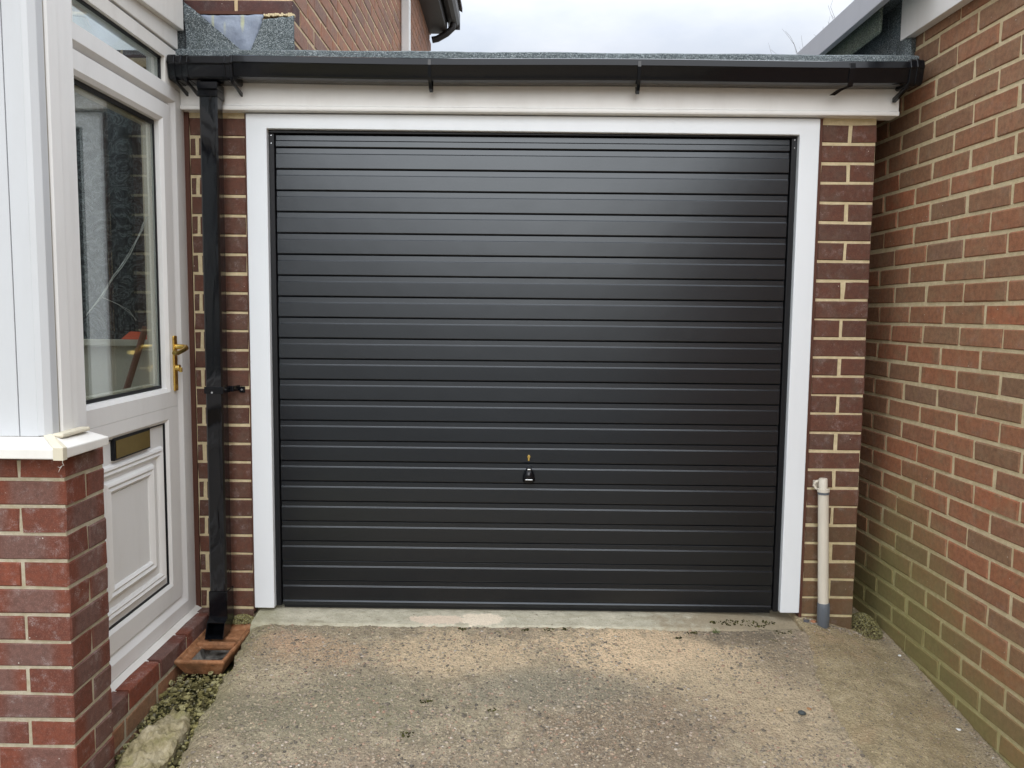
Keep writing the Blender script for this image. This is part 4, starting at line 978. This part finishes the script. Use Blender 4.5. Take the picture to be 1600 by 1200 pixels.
for (y0, y1, z0, z1) in ((-.805, -.196, .9145, .926), (-.805, -.196, 1.874, 1.8895), (-.2035, -.1965, .926, 1.874), (-.8045, -.797, .926, 1.874)):
    b.box(-1.3285, -1.3235, y0, y1, z0, z1, 'black_matt')
b.build('glazing_gasket', LF)
b = MB()
for (y0, y1, z0, z1) in ((-.805, -.196, .9145, .932), (-.805, -.196, 1.868, 1.8895), (-.220, -.1965, .932, 1.868), (-.8045, -.785, .932, 1.868)):
    b.box(-1.362, -1.337, y0, y1, z0, z1, 'trim_cream')
b.build('inner_glazing_bead', LF, bevel=.002)
# panel
b = MB(); b.box(-1.334, -1.3135, -.805, -.219, .175, .785, 'upvc'); PN = b.build('door_panel', LF)
b = MB()
for (y0, y1, z0, z1) in ((-.805, -.2162, .1722, .1775), (-.805, -.2162, .7830, .7878), (-.2210, -.2162, .1775, .7830)): b.box(-1.3134, -1.3065, y0, y1, z0, z1, 'black_matt')
b.build('panel_gasket', LF)
b = MB(); b.box(-1.3300, -1.3030, -.1224, -.1196, .092, 1.962, 'black_matt'); b.box(-1.3300, -1.3030, -.842, -.1224, 1.9604, 1.9628, 'black_matt'); b.build('leaf_gap_shade', LF)  # black strips standing in for the shaded gap between leaf and frame
def moulding(b, y0, y1, z0, z1, w, h, base, mat):
    pr = [(0, 0), (.15*w, h*.75), (.35*w, h), (.55*w, h*.62), (.72*w, h*.9), (.9*w, h*.5), (w, 0)]
    def rg(d, x): return [(x, y0+d, z0+d), (x, y1-d, z0+d), (x, y1-d, z1-d), (x, y0+d, z1-d)]
    V = []; F = []
    for d, hh in pr: V += rg(d, base+hh)
    for a in range(len(pr)-1):
        for j in range(4): F.append((a*4+j, a*4+(j+1) % 4, a*4+4+(j+1) % 4, a*4+4+j))
    b.raw(V, F, mat)
b = MB(); moulding(b, -.735, -.240, .196, .706, .040, .013, -1.3137, 'upvc'); moulding(b, -.668, -.318, .262, .655, .046, .015, -1.3137, 'upvc'); b.box(-1.3137, -1.3095, -.622, -.364, .308, .609, 'upvc')
o = b.build('panel_moulding', LF)
# letterbox
b = MB(); b.box(-1.3135, -1.3005, -.606, -.350, .716, .790, 'black_matt'); LB = b.build('letterbox', LF, bevel=.002)
b = MB(); b.box(-1.3003, -1.2985, -.595, -.356, .722, .781, 'bronze'); o = b.build('letterbox_flap', LF, bevel=.001); o['label'] = 'gold coloured letterbox flap'
# handle
b = MB(); b.box(XL, XL+.009, -.158, -.130, .900, 1.110, 'brass'); b.build('handle_plate', LF, bevel=.006, seg=4)
b = MB(); b.tube([(XL+.005, -.144, 1.068), (XL+.030, -.144, 1.068), (XL+.046, -.147, 1.067), (XL+.053, -.158, 1.064), (XL+.052, -.185, 1.056), (XL+.048, -.222, 1.048), (XL+.044, -.245, 1.050)], [.0105, .0095, .0095, .009, .008, .0075, .008], 'brass', 14); b.build('lever', LF, smooth=True)
b = MB(); b.tube([(XL+.006, -.144, .988), (XL+.022, -.144, .988)], .0125, 'brass', 16); b.box(XL+.02, XL+.030, -.150, -.138, .972, .990, 'brass'); b.build('thumb_turn', LF, bevel=.002)
# top light over the door
b = MB(); leaf_frame(b, -.800, -.030, 2.0325, 2.172, -.775, -.165, 2.0335, 2.124, -1.292, -1.36, .001, 'upvc_old'); TL = b.build('top_light', PO, bevel=.001)
b = MB(); b.box(-1.322, -1.317, -.775, -.165, 2.034, 2.124, 'glass'); b.build('window_pane', TL)
b = MB(); b.box(-1.3165, -1.305, -.775, -.166, 2.117, 2.1235, 'black_matt'); b.box(-1.3165, -1.307, -.172, -.1655, 2.034, 2.117, 'black_matt'); b.build('glazing_gasket', TL)
b = MB(); b.box(-1.36, -1.302, -.845, -.030, 2.1725, 2.181, 'black_matt'); b.build('shadow_gap', PO)
b = MB(); b.box(-1.36, -1.290, -1.0, -.050, 2.1815, 2.258, 'upvc_old'); b.build('cladding_board', PO, bevel=.003)
b = MB(); b.raw([(-1.36, -1.2, 2.20), (-1.268, -1.2, 2.20), (-1.268, -.046, 2.254), (-1.36, -.046, 2.254), (-1.36, -1.2, 2.75), (-1.268, -1.2, 2.75), (-1.268, -.046, 2.75), (-1.36, -.046, 2.75)], [(0, 1, 2, 3), (4, 5, 6, 7), (0, 1, 5, 4), (1, 2, 6, 5), (2, 3, 7, 6), (3, 0, 4, 7)], 'upvc_old'); b.build('gutter_board', PO, bevel=.003)
b = MB(); b.box(-1.36, -1.2905, -.045, -.005, 2.033, 2.18, 'upvc_old'); b.build('frame_extension', PO, bevel=.002)
# interior, seen through the glass: dado wall and obscured inner window at the back
b = MB(); b.box(-2.6, -1.372, .004, .03, -.05, 1.062, 'interior'); b.build('inner_dado', PO)
b = MB(); b.box(-2.6, -1.372, -.030, .004, 1.062, 1.088, 'interior'); b.build('inner_ledge', PO, bevel=.003)
b = MB(); b.box(-2.6, -1.372, .010, .03, 1.088, 2.12, 'obscure'); b.build('inner_window', PO)
b = MB(); b.box(-2.6, -1.37, -1.0, .01, -.03, -.01, 'interior_dark'); b.build('porch_floor', PO)
b = MB(); b.box(-2.62, -2.6, -1.0, .01, -.03, 1.0, 'interior'); b.build('side_wall', PO)
b = MB(); b.box(-2.62, -1.37, -1.0, .01, 2.20, 2.206, 'daylight_roof_sheet'); b.build('added_daylight_roof', PO)  # unseen translucent roof, added to bring daylight into the porch
b = MB(); b.tube([(-1.44, -.06, 1.14), (-1.475, -.10, .98), (-1.54, -.17, .70), (-1.68, -.30, .0)], .012, 'wood', 12); tag(b.build('stick', smooth=True), 'brown wooden broom stick leaning inside the porch behind the door glass', 'stick')
b = MB(); b.raw([(-1.56, -.02, 1.089), (-1.40, -.02, 1.089), (-1.40, .0, 1.118), (-1.53, .0, 1.122), (-1.56, .006, 1.089), (-1.40, .006, 1.089)], [(0, 1, 2, 3), (0, 3, 4), (1, 5, 2), (4, 3, 2, 5)], 'orange'); tag(b.build('cloth', bevel=.004), 'folded orange cloth on the inner ledge seen through the porch door glass', 'cloth')

# ------------------------------------------------------------------ bare tree far behind
random.seed(21)
b = MB()
def branch(p, d, L, r, lvl):
    q = p+d*L; mid = p+d*L*.5+Vector((rr_(.06), rr_(.06), rr_(.06)))*L
    b.tube([p, mid, q], [r, r*.8, r*.6], 'bark', 5 if lvl > 1 else 8, caps=False)
    if lvl >= 6: return
    for i in range(3 if lvl < 3 else 2+(random.random() < .5)):
        nd = (d+Vector((rr_(.75), rr_(.75), rr_(.45)+.12))).normalized(); branch(q if i else mid, nd, L*random.uniform(.6, .82), r*.58, lvl+1)
branch(Vector((7.1, 16, -.5)), Vector((-.03, 0, 1)), 2.5, .075, 0)
tp = max(b.v, key=lambda p: p[2]); dx_, dz_ = 6.15-tp[0], 7.6-tp[2]
b.v = [(p[0]+dx_, p[1], p[2]+dz_) for p in b.v]; b.tube([(7.1+dx_, 16, -.56), (7.1+dx_, 16, -.4+dz_)], [.09, .075], 'bark', 8)
tr_ = thing('bare_tree', 'distant leafless tree showing thin twigs above the garage roof', 'tree', (7.1+dx_, 16, -.5))
o = b.build('crown', tr_)

# ------------------------------------------------------------------ small threads
s = NT('web_silk'); M['silk'] = s.fin((.55, .55, .50, 1), .9)
b = MB()
pa = [(-.199, 1.565), (-.27, 1.49), (-.356, 1.403), (-.43, 1.35), (-.473, 1.32), (-.561, 1.244), (-.654, 1.193)]
for q in range(4):
    b.tube([(-1.345-.002*q, y+rr_(.006), z+rr_(.006)) for y, z in pa], .0007, 'silk', 4, caps=False)
for q in range(2):
    b.tube([(-1.346-.002*q, y+rr_(.004), z+rr_(.004)) for y, z in ((-.561, 1.244), (-.50, 1.235), (-.458, 1.225), (-.38, 1.20), (-.325, 1.17))], .0006, 'silk', 4, caps=False)
tag(b.build('cobweb'), 'dusty cobweb strands hanging behind the glass of the white side door', 'cobweb')
b = MB(); b.tube([(-1.212, -1.053, .812), (-1.211, -1.056, .797), (-1.209, -1.054, .789)], [.0014, .0012, .0008], 'white_bit', 6)
b.tube([(-1.211, -1.056, .790), (-1.219, -1.058, .784), (-1.224, -1.056, .787)], [.0008, .0008, .0004], 'white_bit', 5); b.tube([(-1.213, -1.057, .788), (-1.219, -1.058, .779), (-1.222, -1.057, .772)], [.0008, .0008, .0004], 'white_bit', 5)
tag(b.build('frayed_thread'), 'white frayed strand dangling under the corner of the porch ledge', 'thread')
